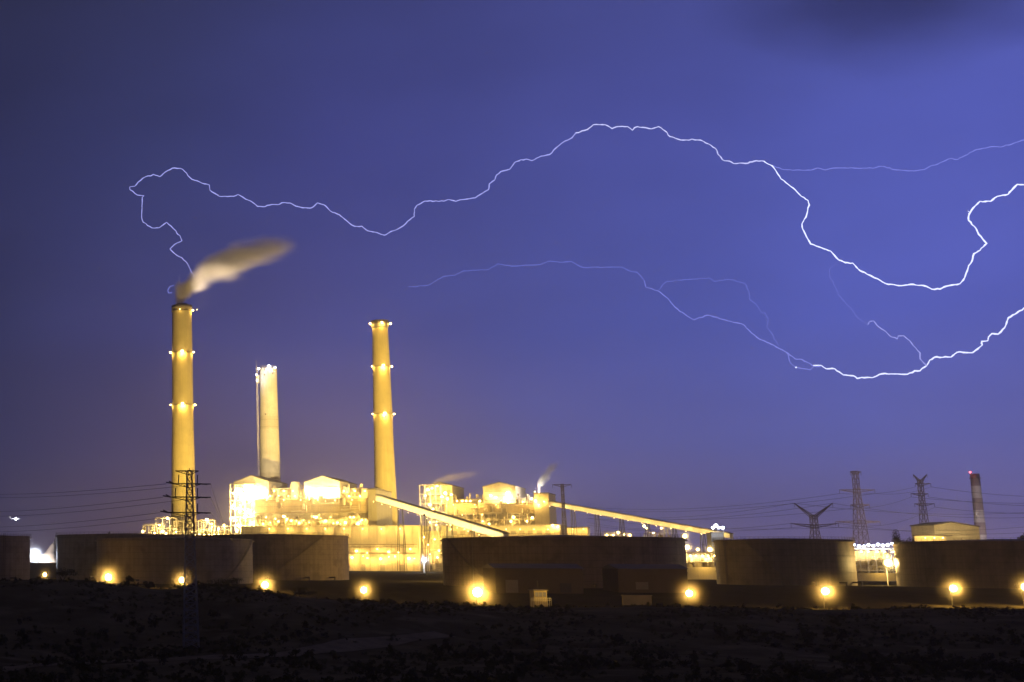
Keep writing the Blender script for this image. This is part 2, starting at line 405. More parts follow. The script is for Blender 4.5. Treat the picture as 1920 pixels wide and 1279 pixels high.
# right chimney
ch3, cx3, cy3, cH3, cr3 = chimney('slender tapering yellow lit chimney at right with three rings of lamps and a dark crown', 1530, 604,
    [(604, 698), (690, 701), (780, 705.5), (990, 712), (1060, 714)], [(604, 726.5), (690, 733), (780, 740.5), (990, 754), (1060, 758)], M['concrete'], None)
mb = MB(); rt = cr3(cH3); mb.lathe((cx3, 1530, cH3 - 1), [(rt + .03, -7), (rt + 1.2, -5), (rt + 1.2, 2.2), (rt - .7, 2.2)], 64, top=False)
mb.build('dark_crown', M['cladd'], ch3, smooth=True)
smoke_vent(ch3, cx3, 1530, cH3, rt)
for py, angs, sizes, pw in ((609, (-170, -92, -12), (1.6, 1.5, 1.6), (22000, 26000, 22000)), (689, (-168, -92, -12), (1.0, 1.9, 1.5), (9000, 50000, 22000)), (778, (-168, -92, -12), (1.0, 1.9, 1.4), (9000, 50000, 15300))):
    z = zpx(717, py, 1530); r = cr3(z) + (1.2 if py == 609 else 0)
    ring_platform(ch3, cx3, 1530, z, r); ring_lamps(ch3, cx3, 1530, z, r, angs, sizes, pw)

def uplight(label, pos, aim, power, cone, col=(1.0, .66, .11)):
    root = thing('floodlight_stand', label, 'floodlight', (pos[0], pos[1], 0), 'ground floodlights aimed at the chimneys')
    mb = MB(); mb.bar((pos[0], pos[1], 0), (pos[0], pos[1], pos[2] - .5), .2, 6); mb.box(pos[0] - .9, pos[0] + .9, pos[1] - .7, pos[1] + .7, 0, .3)
    mb.build('stand', M['dark'], root)
    d = (Vector(aim) - Vector(pos)).normalized()
    mb = MB(); mb.bar(Vector(pos) - d * 1.0, Vector(pos), .7, 8, .9); mb.build('housing', M['dark'], root)
    light(root, Vector(pos) + d * .8, power, col, spot=cone, aim=aim, size=.6, blend=.9)
uplight('ground floodlight tilted up at the tall left chimney', (cx1 + 45, Y1 - 240, 6), (cx1, Y1, 185), 1.3e7, 62)
sl = Vector((cx1 + cr1(cH1) + 4, Y1 - 20, cH1 - 8))
lamp_part(ch1, sl, .35, 'sodium', 0, wall=Vector((cx1 + cr1(cH1) * .5, Y1 - cr1(cH1) * .8, cH1 - 9)))  # added floodlight, put near the rim to brighten the smoke
light(ch1, sl + Vector((0, -.6, .6)), 1.3e6, (1, .78, .54), spot=95, aim=(cx1 + 60, Y1, cH1 + 58), size=.4, blend=.8)
uplight('ground floodlight tilted up at the middle pale chimney', (cx2 + 10, 950, 42), (cx2, Y2, 165), 5.4e7, 20, (1, .78, .40))
uplight('ground floodlight tilted up at the slender right chimney', (cx3 + 60, 1010, 8), (cx3, 1530, 165), 5.6e7, 34)

# ------------------------------------------------------------------ the power station blocks
class Frame:
    def __init__(s, O, a):
        s.O = Vector((O.x, O.y, 0)); s.a = R(a)
        s.n = Vector((-math.sin(s.a), -math.cos(s.a), 0)); s.u = Vector((math.cos(s.a), -math.sin(s.a), 0))
    def px(s, x, y, v=0):                     # pixel -> (u, z) on the vertical plane v metres in front of O
        d = ray(x, y); o = Vector((0, 0, CAMZ))
        t = (v - (o - s.O).dot(s.n)) / d.dot(s.n); p = o + d * t
        return (p - s.O).dot(s.u), p.z
    def w(s, u, v, z): return s.O + s.u * u + s.n * v + Vector((0, 0, z))
    def box(s, mb, u0, u1, v0, v1, z0, z1):   # v1 is the front
        mb.hexa([s.w(u0, v1, z0), s.w(u1, v1, z0), s.w(u1, v0, z0), s.w(u0, v0, z0), s.w(u0, v1, z1), s.w(u1, v1, z1), s.w(u1, v0, z1), s.w(u0, v0, z1)])
    def rect(s, x0, x1, y0, y1, v):
        ym = (y0 + y1) / 2; u0 = s.px(x0, ym, v)[0]; u1 = s.px(x1, ym, v)[0]; xm = (x0 + x1) / 2
        return u0, u1, s.px(xm, y1, v)[1], s.px(xm, y0, v)[1]
def gable_house(fr, root, x0, x1, ypk, yeave, ybot, v, depth, label=None):
    u0, u1, z0, ze = fr.rect(x0, x1, yeave, ybot, v); zp = fr.px((x0 + x1) / 2, ypk, v)[1]; um = u0 + (u1 - u0) * .52
    mb = MB()
    fr.box(mb, u0, u1, v - depth, v, z0, ze)
    for vv in (v, v - depth):                 # gable triangles
        mb.add([fr.w(u0, vv, ze), fr.w(u1, vv, ze), fr.w(um, vv, zp)], [(0, 1, 2)])
    g = mb.build('boiler_house', M['clad'], root)
    rf = MB(); t = .7
    for ua, za, ub, zb in ((u0 - .8, ze - .3, um, zp), (um, zp, u1 + .8, ze - .3)):
        rf.hexa([fr.w(ua, v + .8, za + .02), fr.w(ub, v + .8, zb + .02), fr.w(ub, v - depth - .8, zb + .02), fr.w(ua, v - depth - .8, za + .02),
                 fr.w(ua, v + .8, za + t), fr.w(ub, v + .8, zb + t), fr.w(ub, v - depth - .8, zb + t), fr.w(ua, v - depth - .8, za + t)])
    rf.build('roof', M['roof'], g)
    sd = MB()                                 # side shade put in as a darker sheet, proud of the wall
    fr.box(sd, u1 + .02, u1 + .25, v - depth + .5, v - .8, z0 + 5, ze - .5); sd.build('side_shade', M['cladd'], g)
    for k in range(3):
        zz = z0 + (ze - z0) * (.2 + .25 * k); lv = MB(); fr.box(lv, u0 + 2, u1 - 2, v, v + .35, zz, zz + .8); lv.build('louvre', M['duct'], g)
    return g
def open_frame(fr, root, u0, u1, v0, v1, z0, z1, nu, nv, nz, name='steel_frame', r=.45, mat='steel', brace=True):
    mb = MB()
    U = [u0 + (u1 - u0) * i / nu for i in range(nu + 1)]; V = [v0 + (v1 - v0) * i / nv for i in range(nv + 1)]; Z = [z0 + (z1 - z0) * i / nz for i in range(nz + 1)]
    for a in U:
        for b in V: mb.bar(fr.w(a, b, z0), fr.w(a, b, z1), r)
    for k, z in enumerate(Z[1:]):
        for b in V: mb.bar(fr.w(u0, b, z), fr.w(u1, b, z), r * .8)
        for a in U: mb.bar(fr.w(a, v0, z), fr.w(a, v1, z), r * .8)
        if brace:
            for i in range(nu):
                if (i + k) % 2: mb.bar(fr.w(U[i], v1, Z[k]), fr.w(U[i + 1], v1, z), r * .5)
    mb.build(name, M[mat], root)
    fl = MB()
    for z in Z[1:]:
        fr.box(fl, u0, u1, v0 + .6, v1 - .6, z - .15, z + .15)
        for h in (.6, 1.2): fl.bar(fr.w(u0, v1 + .1, z + h), fr.w(u1, v1 + .1, z + h), .07)
    fl.build('floor_grating', M['duct'], root)
def machinery(fr, root, u0, u1, v0, v1, z0, z1, n, seed=1):
    rnd = random.Random(seed)
    for k in range(n):
        u = rnd.uniform(u0, u1); v = rnd.uniform(v0, v1); w = rnd.uniform(1.5, 5); h = rnd.uniform(2, min(9, (z1 - z0) * .8)); z = rnd.uniform(z0, max(z0 + .1, z1 - h))
        kind = k % 3; mb = MB(); pb = mb; vb = mb
        if kind == 0: fr.box(mb, u, u + w, v - 3, v, z, z + h)
        elif kind == 1:
            e = rnd.uniform(8, 24); r_ = rnd.uniform(.4, .9); a = fr.w(u, v, z); b = fr.w(min(u + e, u1), v, z); pb.bar(a, b, r_, 8); pb.bar(b, b + Vector((0, 0, min(h, z1 - z))), r_, 8)
        else:
            c = fr.w(u, v, z); vb.lathe((c.x, c.y, z), [(1.6, 0), (1.6, h * .8), (1.0, h * .95)], 14)
        mb.build(('equipment_box', 'pipe_run', 'vessel')[kind], M[('duct', 'steel', 'clad')[kind]], root)
def facade_lamps(fr, root, pts, v, power, r=.9, mat='sodium', color=SOD, off=1.0, wall=None):
    for q in pts:
        x, y = q[0], q[1]; k = q[2] if len(q) > 2 else 1.0; s_ = q[3] if len(q) > 3 else r
        vv = v + (q[4] if len(q) > 4 else 0)
        u, z = fr.px(x, y, vv); lamp_part(root, fr.w(u, vv, z), s_, mat, power * k, color, off=fr.n * off + Vector((0, 0, -.4)), wall=None if wall is None else fr.w(u, wall, z))

fr1 = Frame(P(490, 1000, 1440), 28)
# --- low turbine hall in front
hall1 = thing('turbine_hall', 'long low cream turbine hall glaring with light between the dark tanks', 'building', fr1.w(60, -30, 0))
u0, u1, _, z1 = fr1.rect(452, 786, 989, 1060, 0)
mb = MB(); fr1.box(mb, u0, u1, -45, 0, 0, z1); mb.build('wall', M['clad'], hall1)
mb = MB(); fr1.box(mb, u0 - .6, u1 + .6, -45.6, .6, z1 + .02, z1 + 1.2); mb.build('parapet', M['steel'], hall1)
k = u0 + 4
while k < u1 - 2:
    mb = MB(); fr1.box(mb, k, k + .7, .02, .55, 0, z1 - .3); mb.build('pilaster', M['steel'], hall1); k += 9
mb = MB(); fr1.box(mb, u0, u1 - 3, .6, 5, 17, 17.6); fr1.box(mb, u0, u1 - 3, 4.6, 5, 17.6, 18.6); mb.build('canopy', M['duct'], hall1)
for k in range(11):
    uu = u0 + 8 + k * (u1 - u0 - 14) / 11; c = fr1.w(uu, -14 - (k % 2) * 9, 0); mb = MB(); mb.lathe((c.x, c.y, z1 + .03), [(1.1, 0), (1.1, 1.6), (1.8, 1.8), (1.8, 2.6), (.3, 3.3)], 14); mb.build('roof_ventilator', M['steel'], hall1)
mb = MB()
for zz in (24, 26.5): mb.bar(fr1.w(u0, 9, zz), fr1.w(u1, 9, zz), .45, 8)
k = u0
while k < u1:
    mb.bar(fr1.w(k, 8.6, 0), fr1.w(k, 8.6, 27), .25); mb.bar(fr1.w(k, 8.6, 27), fr1.w(min(k + 11, u1), 8.6, 23), .12); k += 11
mb.build('pipe_bridge', M['duct'], hall1)
for k in range(9):
    uu = u0 + 10 + k * 20; mb = MB(); fr1.box(mb, uu, uu + 5, .02, .3, 0, 6.5); mb.build('roller_door', M['cladd'], hall1)
facade_lamps(fr1, hall1, [(660 + 17 * k + 5 * math.sin(k * 2.3), 1046 - 2.5 * math.sin(k * 1.7), (1.6, .5, 1.0)[k % 3], (1.2, .5, .8)[k % 3]) for k in range(8)], 6, 14000, .9, off=-.6, wall=.3)
facade_lamps(fr1, hall1, [(668 + 20 * k + 6 * math.sin(k * 3.1), 1034 + 4 * math.sin(k * 2.2), (1.4, .4, .9)[k % 3], (1.0, .45, .75)[k % 3]) for k in range(6)], 6, 15000, .8, off=-.6, wall=.3)
facade_lamps(fr1, hall1, [(505 + 35 * k, 992, .8) for k in range(8)], 7, 16000, .5, off=-.6, wall=.4)
# --- boiler block one
bb1 = thing('boiler_block', 'larger brightly lit boiler block with two gabled boiler houses, behind the long low hall', 'building', fr1.w(60, -80, 0))
u0, u1, zb0, zb1 = fr1.rect(472, 700, 937, 962, -52)
zr = fr1.px(600, 990, -52)[1]; zt1 = fr1.px(600, 917, -60)[1]
mb = MB(); fr1.box(mb, u0, u1, -110, -52, zb0, zb1); mb.build('upper_wall', M['cladt'], bb1)
mb = MB(); fr1.box(mb, u0 - .4, u1 + .4, -52, -51.4, zb1 - .8, zb1 + .6); fr1.box(mb, u0 - .4, u1 + .4, -52, -51.5, zb0 - .02, zb0 + 1.0)
fr1.box(mb, u0, u1, -52, -51.7, (zb0 + zb1) / 2 - .3, (zb0 + zb1) / 2 + .3); mb.build('wall_band', M['duct'], bb1)
for k in range(12):
    uu = u0 + 5 + k * (u1 - u0 - 8) / 12; mb = MB(); mb.bar(fr1.w(uu, -51.2, zb0), fr1.w(uu, -51.2, zb1), .22, 6)
    if k % 3 == 1:
        mb.bar(fr1.w(uu, -51.2, zb1 - 2), fr1.w(uu + 9, -51.2, zb1 - 2), .35, 6); mb.bar(fr1.w(uu + 9, -51.2, zb1 - 2), fr1.w(uu + 9, -51.2, zb1 + 6), .35, 6)
    mb.build('downpipe', M['duct'], bb1)
mb = MB()
for h in (0, .6, 1.2): mb.bar(fr1.w(u0, -50.4, zb1 + .6 + h), fr1.w(u1, -50.4, zb1 + .6 + h), .08)
k = u0
while k < u1: mb.bar(fr1.w(k, -50.4, zb1 + .5), fr1.w(k, -50.4, zb1 + 1.8), .08); k += 3
fr1.box(mb, u0, u1, -51.3, -50.3, zb1 + .3, zb1 + .5); mb.build('walkway', M['steel'], bb1)
mb = MB(); fr1.box(mb, u0 + 6, u1, -112, -68, 0, zb0 - .02); mb.build('inner_wall', M['clad'], bb1)
open_frame(fr1, bb1, u0, u1 - 1, -66, -53, zr - 12, zb0, 14, 1, 4, 'column_frame')
machinery(fr1, bb1, u0 + 3, u1 - 10, -62, -55, zr - 2, zb0 - 1, 44, 3)
machinery(fr1, bb1, u0 + 24, u1 - 14, -49, -46, zb0 + 1, zb1 + 5, 22, 91)
machinery(fr1, bb1, u0 + 20, u1 - 10, -64, -58, zb1 + .6, zt1 + 5, 26, 92)
mb = MB(); fr1.box(mb, u0 + 20, u1 - 2, -108, -66, zb1 + .02, zt1); mb.build('deck_house', M['clad'], bb1)
for k in range(26):
    uu = u0 + 22 + k * (u1 - u0 - 28) / 26; mb = MB(); fr1.box(mb, uu, uu + 2.2, -66, -65.6, zb1 + 2, zb1 + 6); mb.build('deck_window', M['cladd'], bb1)
gable_house(fr1, bb1, 439, 503, 892.5, 904, 937, -54, 64)
gable_house(fr1, bb1, 571, 637, 893.5, 904.5, 937, -54, 64)
mb = MB(); a = fr1.rect(546, 557, 904, 937, -56); fr1.box(mb, a[0], a[1], -66, -56, a[2], a[3]); mb.build('lift_shaft', M['clad'], bb1)
mb = MB(); a = fr1.rect(678, 690, 916, 937, -56); fr1.box(mb, a[0], a[1], -70, -56, a[2], a[3]); mb.build('vent_house', M['clad'], bb1)
tw = fr1.rect(690, 706, 919, 990, -48)
mb = MB(); fr1.box(mb, tw[0], tw[1], -110, -48, 0, tw[3]); mb.build('end_tower', M['cladd'], bb1)
mb = MB(); fr1.box(mb, tw[0] - .5, tw[1] + .5, -110.5, -47.5, tw[3] + .02, tw[3] + .9); mb.build('end_tower_roof', M['roof'], bb1)
# open steel bay at the left end, the brightest spot
a = fr1.rect(432, 478, 908, 1004, -50)
open_frame(fr1, bb1, a[0], a[1], -80, -50, 2, a[3], 5, 2, 10, 'open_bay_frame', .55)
machinery(fr1, bb1, a[0] + 1, a[1] - 2, -74, -54, 4, a[3] - 4, 60, 9)
mb = MB(); fr1.box(mb, a[0] + 3, a[1], -84, -80.5, 0, a[3] - 6); mb.build('bay_back_wall', M['whiteb'], bb1)
rnd = random.Random(5)
facade_lamps(fr1, bb1, [(rnd.uniform(436, 474), 912 + k * 4.6, 1.0, rnd.uniform(.8, 1.6)) for k in range(19)], -47, 110000, 1.3, off=-.5, color=WARM)
facade_lamps(fr1, bb1, [(x, 921 + (i % 3) * 4, 1.2, 1.3) for i, x in enumerate((442, 452, 463, 475, 486, 497))], -48.5, 60000, off=-.8, color=WARM, wall=-54)
facade_lamps(fr1, bb1, [(x, 920 + (i % 3) * 4, 1.1, 1.3) for i, x in enumerate((575, 584, 594, 604, 614, 624, 633))], -48.5, 46000, off=-.8, color=WARM, wall=-54)
facade_lamps(fr1, bb1, [(x, 921 if i % 2 else 931, .5, .8) for i, x in enumerate((506, 514, 523, 532, 541, 549, 553, 645, 655, 665, 675, 684))], -50, 24000, off=1)
facade_lamps(fr1, bb1, [(492 + k * 7.8 + rnd.uniform(-3, 3), 968 + rnd.uniform(0, 15), rnd.choice((.2, .6, 2.2)), rnd.uniform(.35, 1.5)) for k in range(26)], -54.5, 24000, off=1)
facade_lamps(fr1, bb1, [(500 + k * 32, 938, 1.0, .5) for k in range(6)], -46, 4500, off=-.5, wall=-52)

# --- hall annex with pipes, right of the hall
an1 = thing('annex', 'low annex with exposed pipes and lamps joining the right end of the cream hall', 'building', fr1.w(172, -20, 0))
a = fr1.rect(788, 836, 996, 1060, -12)
mb = MB(); fr1.box(mb, a[0], a[1], -40, -12, 0, a[3]); mb.build('wall', M['clad'], an1)
open_frame(fr1, an1, a[0], a[1], -11, -4, 0, a[3] + 5, 5, 1, 5, 'pipe_rack', .35)
machinery(fr1, an1, a[0], a[1] - 2, -10, -5, 2, a[3], 24, 12)
facade_lamps(fr1, an1, [(795, 1008, 1, .7), (803, 1022, 1, .8), (815, 1012, 1, .7), (823, 1033, 1, .9), (806, 1040, 1, .8), (820, 1046, 1, .9)], -1, 14000)

# --- boiler block two
fr2 = Frame(P(840, 1000, 1500), 28)
hall2 = thing('turbine_hall', 'second cream hall showing as a bright strip above the widest dark tank', 'building', fr2.w(60, -30, 0))
a = fr2.rect(828, 1052, 987, 1060, 0)
mb = MB(); fr2.box(mb, a[0], a[1], -45, 0, 0, a[3]); mb.build('wall', M['clad'], hall2)
mb = MB(); fr2.box(mb, a[0] - .5, a[1] + .5, -45.5, .5, a[3] + .02, a[3] + 1.1); mb.build('parapet', M['steel'], hall2)
for k in range(14):
    mb = MB(); fr2.box(mb, a[0] + 3 + k * 9, a[0] + 8.5 + k * 9, .02, .3, a[3] - 9, a[3] - 5); mb.build('window', M['cladd'], hall2)
facade_lamps(fr2, hall2, [(845 + 26 * k, 993, .8, .5) for k in range(8)], 7, 14000, off=-.6, wall=.3)
facade_lamps(fr2, hall2, [(1046, 988, 1, 1.2), (1036, 985, .7, .9)], 2, 20000)
bb2 = thing('boiler_block', 'smaller boiler block with its left end wrapped in lit scaffolding', 'building', fr2.w(60, -80, 0))
u0, u1, zb0, zb1 = fr2.rect(832, 1004, 945.5, 963.5, -52)
zr = fr2.px(930, 988, -52)[1]
mb = MB(); fr2.box(mb, u0, u1, -110, -52, zb0, zb1); mb.build('upper_wall', M['cladt'], bb2)
mb = MB(); fr2.box(mb, u0, u1 + .3, -52, -51.5, zb1 - .7, zb1 + .5); fr2.box(mb, u0, u1 + .3, -52, -51.5, zb0 - .02, zb0 + .9); mb.build('wall_band', M['duct'], bb2)
mb = MB(); fr2.box(mb, u0 + 4, u1, -112, -70, 0, zb0 - .02); mb.build('inner_wall', M['cladd'], bb2)
open_frame(fr2, bb2, u0, u1 - 1, -66, -53, zr - 12, zb0, 12, 1, 4, 'column_frame')
machinery(fr2, bb2, u0 + 3, u1 - 8, -62, -55, zr - 2, zb0 - 1, 40, 21)
machinery(fr2, bb2, u0 + 14, u1 - 8, -49, -46, zb0 - 6, zb1 + 5, 26, 93)
machinery(fr2, bb2, u0 + 6, u1 - 8, -66, -58, zb1 + .6, zb1 + 13, 26, 94)
mb = MB(); fr2.box(mb, u0 + 10, u1 - 2, -108, -68, zb1 + .02, zb1 + 7); mb.build('deck_house', M['clad'], bb2)
gable_house(fr2, bb2, 800, 848, 905, 912, 946, -56, 62)
gable_house(fr2, bb2, 906, 967, 905, 913, 946, -56, 62)
tw2 = fr2.rect(1002, 1030, 926, 990, -48)
mb = MB(); fr2.box(mb, tw2[0], tw2[1], -96, -48, 0, tw2[3]); mb.build('end_tower', M['clad'], bb2)
mb = MB(); fr2.box(mb, tw2[0] - .5, tw2[1] + .5, -96.5, -47.5, tw2[3] + .02, tw2[3] + .9); mb.build('end_tower_roof', M['roof'], bb2)
mb = MB(); pv = fr2.w(*(lambda q: (q[0], -70, q[1]))(fr2.px(1011, 918, -70))); mb.bar((pv.x, pv.y, tw2[3]), (pv.x, pv.y, pv.z + 4), .9, 12); mb.build('steam_vent', M['steel'], bb2)
lamp_part(bb2, (pv.x - 6, pv.y - 3, tw2[3] + 3), .5, 'sodium', 170000, (1, .88, .72), off=(0, -.3, 1))  # added lamp that brightens the steam wisp
a = fr2.rect(788, 838, 910, 1004, -46)
open_frame(fr2, bb2, a[0], a[1], -80, -46, 2, a[3], 5, 2, 9, 'scaffold_frame', .4, 'whiteb')
machinery(fr2, bb2, a[0] + 2, a[1] - 2, -74, -50, 4, a[3] - 4, 50, 33)
rnd = random.Random(11)
facade_lamps(fr2, bb2, [(802, 919, 1.5, 1.7), (810, 916, 1, 1.2), (806, 947, 1.4, 1.6), (812, 955, 1, 1.2), (835, 925, 1.4, 1.8), (829, 932, 1.2, 1.5), (839, 936, 1.2, 1.5), (846, 928, .8, 1.2), (798, 930, .8, .9), (820, 912, .8, 1.0), (824, 962, .8, 1.0), (800, 968, .8, .9), (806, 980, .8, .9), (818, 985, 1, 1), (833, 992, 1, 1.2), (826, 998, 1, 1)], -43, 20000, color=WARM)
facade_lamps(fr2, bb2, [(920, 930, 1, 1.4), (930, 933, .7, 1.2), (952, 925, 1.6, 2.0), (947, 934, 1, 1.4), (958, 932, 1, 1.5), (953, 942, 1, 1.4), (940, 940, .8, 1.1)], -51, 15000, color=WARM, off=-.6, wall=-56)
facade_lamps(fr2, bb2, [(857, 940, .5, .8), (867, 940, .6, .9), (874, 940, .6, .9), (882, 940, .6, .9), (900, 940, .7, 1.0), (980, 941, .6, .9), (997, 936, .8, 1.2), (1004, 940, 1, 1.5), (1020, 941, .4, .6)], -46, 20000)
facade_lamps(fr2, bb2, [(867, 966, .4, .5), (888, 965, .4, .5), (904, 966, .4, .5), (917, 983, 1, 1.1), (905, 978, .6, .8), (963, 970, 1.2, 1.4), (958, 978, 1, 1.2), (960, 987, 1, 1.3), (998, 971, 1, 1.2), (988, 978, .8, 1), (1013, 984, 1, 1), (1026, 984, 1, 1), (880, 980, .5, .7), (845, 985, .6, .8)], -51, 17000, off=1)
facade_lamps(fr2, bb2, [(850 + k * 40, 947, 1.0, .4) for k in range(5)], -46, 8000, off=-.5, wall=-52)
an2 = thing('annex', 'small pale box annex beside the dark pylon, right of the scaffolded boiler block', 'building', fr2.w(130, -20, 0))
a = fr2.rect(1064, 1103, 990, 1050, -4)
mb = MB(); fr2.box(mb, a[0], a[1], -22, -4, 0, a[3]); mb.build('wall', M['clad'], an2)
mb = MB(); fr2.box(mb, a[0] - .3, a[1] + .3, -22.3, -3.7, a[3] + .02, a[3] + .7); mb.build('roof', M['roof'], an2)
facade_lamps(fr2, an2, [(1074, 993, 1, .5), (1094, 993, 1, .5)], 1.5, 9000, off=-.4, wall=-4)

# --- conveyor galleries
def gallery(label, A, B, w, h, kp=1.0, nleg=5):
    A = Vector(A); B = Vector(B); root = thing('conveyor_gallery', label, 'conveyor', (A.x, A.y, 0), 'inclined conveyor galleries')
    d = (B - A); dh = Vector((d.x, d.y, 0)).normalized(); s = Vector((-dh.y, dh.x, 0)) * w / 2
    def slab(mb, z0, z1, k=1.0):
        c = []
        for z in (z0, z1):
            for p, q in ((A, -1), (B, -1), (B, 1), (A, 1)): c.append(p + s * q * k + Vector((0, 0, z)))
        mb.hexa(c)
    mb = MB(); slab(mb, 0, h); mb.build('gallery_wall', M['clad'], root)
    mb = MB(); slab(mb, h + .02, h + .9, 1.25); mb.build('roof', M['roof'], root)
    mb = MB(); slab(mb, -.9, -.02, .9); mb.build('floor_truss', M['steel'], root)
    for i in range(1, nleg):
        p = A.lerp(B, i / nleg); mb = MB()
        for q in (-1, 1):
            for e in (-1, 1): mb.bar(p + s * q * .9 + dh * e * .5 + Vector((0, 0, -.9)), Vector((p.x, p.y, 0)) + s * q * 1.5 + dh * e * 2.5, .35)
        for z in (.3, .6): mb.bar(p * 1 + s * 1.1 - Vector((0, 0, p.z * z)), p - s * 1.1 - Vector((0, 0, p.z * z)), .25)
        mb.build('trestle', M['dark'], root)
    for i in range(13):  # lamps added on long brackets to brighten the gallery wall
        p = A.lerp(B, (i + .5) / 13) - s; lamp_part(root, p - s.normalized() * 7 + Vector((0, 0, -.6)),   .28, 'sodium', 12000 * kp, WARM, off=(0, 0, 1), wall=p + Vector((0, 0, -.4)), ls=.2)
    return root
gallery('steeper inclined conveyor gallery descending from the larger boiler block to the widest tank', P(709, 938, 1360), P(950, 1012, 1130), 5, 4.6, 2.4)
gallery('longer shallow conveyor gallery descending right from the smaller boiler block', P(1031, 947, 1415), P(1372, 1009, 1230), 4.5, 3.4, nleg=7)

# --- lit process plant round the left chimney foot
pu = thing('process_unit', 'low tangle of lit pipework round the foot of the tall left chimney', 'process plant', (cx1, Y1 - 40, 0))
frp = Frame(P(345, 1000, 1400), 12)
for x0, x1, yt, sd in ((268, 300, 985, 1), (292, 330, 972, 2), (326, 378, 978, 3), (372, 402, 976, 4), (396, 434, 988, 5)):
    a = frp.rect(x0, x1, yt, 1040, 0)
    open_frame(frp, pu, a[0], a[1], -16, -2, 0, a[3], 3, 1, 5, 'pipe_rack', .4)
    machinery(frp, pu, a[0], a[1] - 3, -12, -3, 2, a[3], 22, 50 + sd)
mb = MB(); a = frp.rect(300, 432, 996, 1040, -18); frp.box(mb, a[0], a[1], -30, -18, 0, a[3]); mb.build('low_wall', M['clad'], pu)
facade_lamps(frp, pu, [(268, 997, 1, 1.3), (299, 985, .8, 1.0), (305, 997, 1.5, 1.7), (311, 1001, 1, 1.2), (314, 972, 1.3, 1.6), (290, 1000, .8, 1), (330, 998, .6, .8), (388, 975, 1.3, 1.6), (397, 983, 1, 1.1), (410, 992, 1, 1.1), (420, 985, .8, 1)], 0, 24000, color=WARM)
facade_lamps(frp, pu, [(365 + k * 9, 1004, 1.2, 1.2) for k in range(8)], 0, 24000, color=WARM)

# ------------------------------------------------------------------ storage tanks
def tank(label, x0, x1, ytop, Yc, mat, stair_ang=None, stair_mat='rail', ladder=None, group='storage tanks in front of the plant'):
    b0, b1 = (math.atan2(q.x, q.y) for q in (P(x0, 1050, Yc), P(x1, 1050, Yc))); bm = (b0 + b1) / 2; xc = (x0 + x1) / 2
    d_ = Yc / math.cos(bm); c = Vector((d_ * math.sin(bm), Yc, 0)); r = d_ * math.sin((b1 - b0) / 2) * .992
    H = P(xc, ytop, Yc - r * .55).z; gz = min(ground_z(c.x, c.y - r), 0) - .3
    root = thing('storage_tank', label, 'storage tank', (c.x, c.y, 0), group)
    mb = MB(); mb.lathe((c.x, c.y, 0), [(r, gz), (r, H)], 96, top=False); mb.build('shell', mat, root, smooth=True)
    mb = MB(); mb.lathe((c.x, c.y, 0), [(r - .1, H - .1), (r * .5, H + r * .016), (.2, H + r * .03)], 96); mb.build('roof', M['tankroof'], root, smooth=True)
    mb = MB()
    for zz, w in ((H - 1.0, .9), (H * .64, .45), (H * .3, .3)): mb.lathe((c.x, c.y, zz), [(r + .02, -.15), (r + w, -.15), (r + w, .15), (r + .02, .15)], 96, top=False)
    mb.build('wind_girder', mat, root, smooth=False)
    mb = MB(); n = 90
    for k in range(n):
        t = 2 * math.pi * k / n; t2 = 2 * math.pi * (k + 1) / n
        p = Vector((c.x + math.cos(t) * (r + .5), c.y + math.sin(t) * (r + .5), H)); q = Vector((c.x + math.cos(t2) * (r + .5), c.y + math.sin(t2) * (r + .5), H))
        mb.bar(p - Vector((0, 0, .85)), p + Vector((0, 0, 1.1)), .05)
        for h in (.55, 1.1): mb.bar(p + Vector((0, 0, h)), q + Vector((0, 0, h)), .045)
    mb.build('railing', M['rail'], root)
    if stair_ang is not None:
        mb = MB(); m = 60; a0, a1 = stair_ang
        for k in range(m):
            t = R(a0 + (a1 - a0) * k / m); z = H * k / m; d = Vector((math.cos(t), math.sin(t), 0)); b = Vector((c.x, c.y, z)) + d * (r + .1)
            e = Vector((-d.y, d.x, 0)) * .32
            mb.hexa([b - e, b + e, b + e + d * 1.1, b - e + d * 1.1] + [v + Vector((0, 0, .12)) for v in (b - e, b + e, b + e + d * 1.1, b - e + d * 1.1)])
            if k % 2 == 0: mb.bar(b + d * 1.1, b + d * 1.1 + Vector((0, 0, 1.1)), .05)
            if k: mb.bar(pb + Vector((0, 0, 1.1)), b + d * 1.1 + Vector((0, 0, 1.1)), .05)
            pb = b + d * 1.1
        mb.build('stair', M[stair_mat], root)
    if ladder is not None:
        mb = MB(); t = R(ladder); d = Vector((math.cos(t), math.sin(t), 0)); e = Vector((-d.y, d.x, 0)) * .45; b = Vector((c.x, c.y, 0)) + d * (r + .4)
        for q in (-1, 1): mb.bar(b + e * q + Vector((0, 0, gz)), b + e * q + Vector((0, 0, H + 1)), .12)
        z = 0
        while z < H: mb.bar(b - e + Vector((0, 0, z)), b + e + Vector((0, 0, z)), .06); z += .5
        z = 3
        while z < H:
            mb.bar(b - e + d * .8 + Vector((0, 0, z)), b + e + d * .8 + Vector((0, 0, z)), .08); z += 1.5
        mb.build('ladder', M[stair_mat], root)
    mb = MB()                                 # pipework at the foot and nozzles on the shell
    for k, t in enumerate((-120, -96, -70, -50)):
        t = R(t); d = Vector((math.cos(t), math.sin(t), 0)); b = Vector((c.x, c.y, 1.6)) + d * r; mb.bar(b - d * .3, b + d * 3.5, .4, 8); mb.bar(b + d * 3.5 + Vector((0, 0, .4)), b + d * 3.5 - Vector((0, 0, 3)), .4, 8)
    mb.build('nozzle_pipe', M['rail'], root)
    return root, c, r, H
tank('pale tank cut by the left edge of the picture', -125, 57, 1005, 640, M['tankl'], ladder=-60)
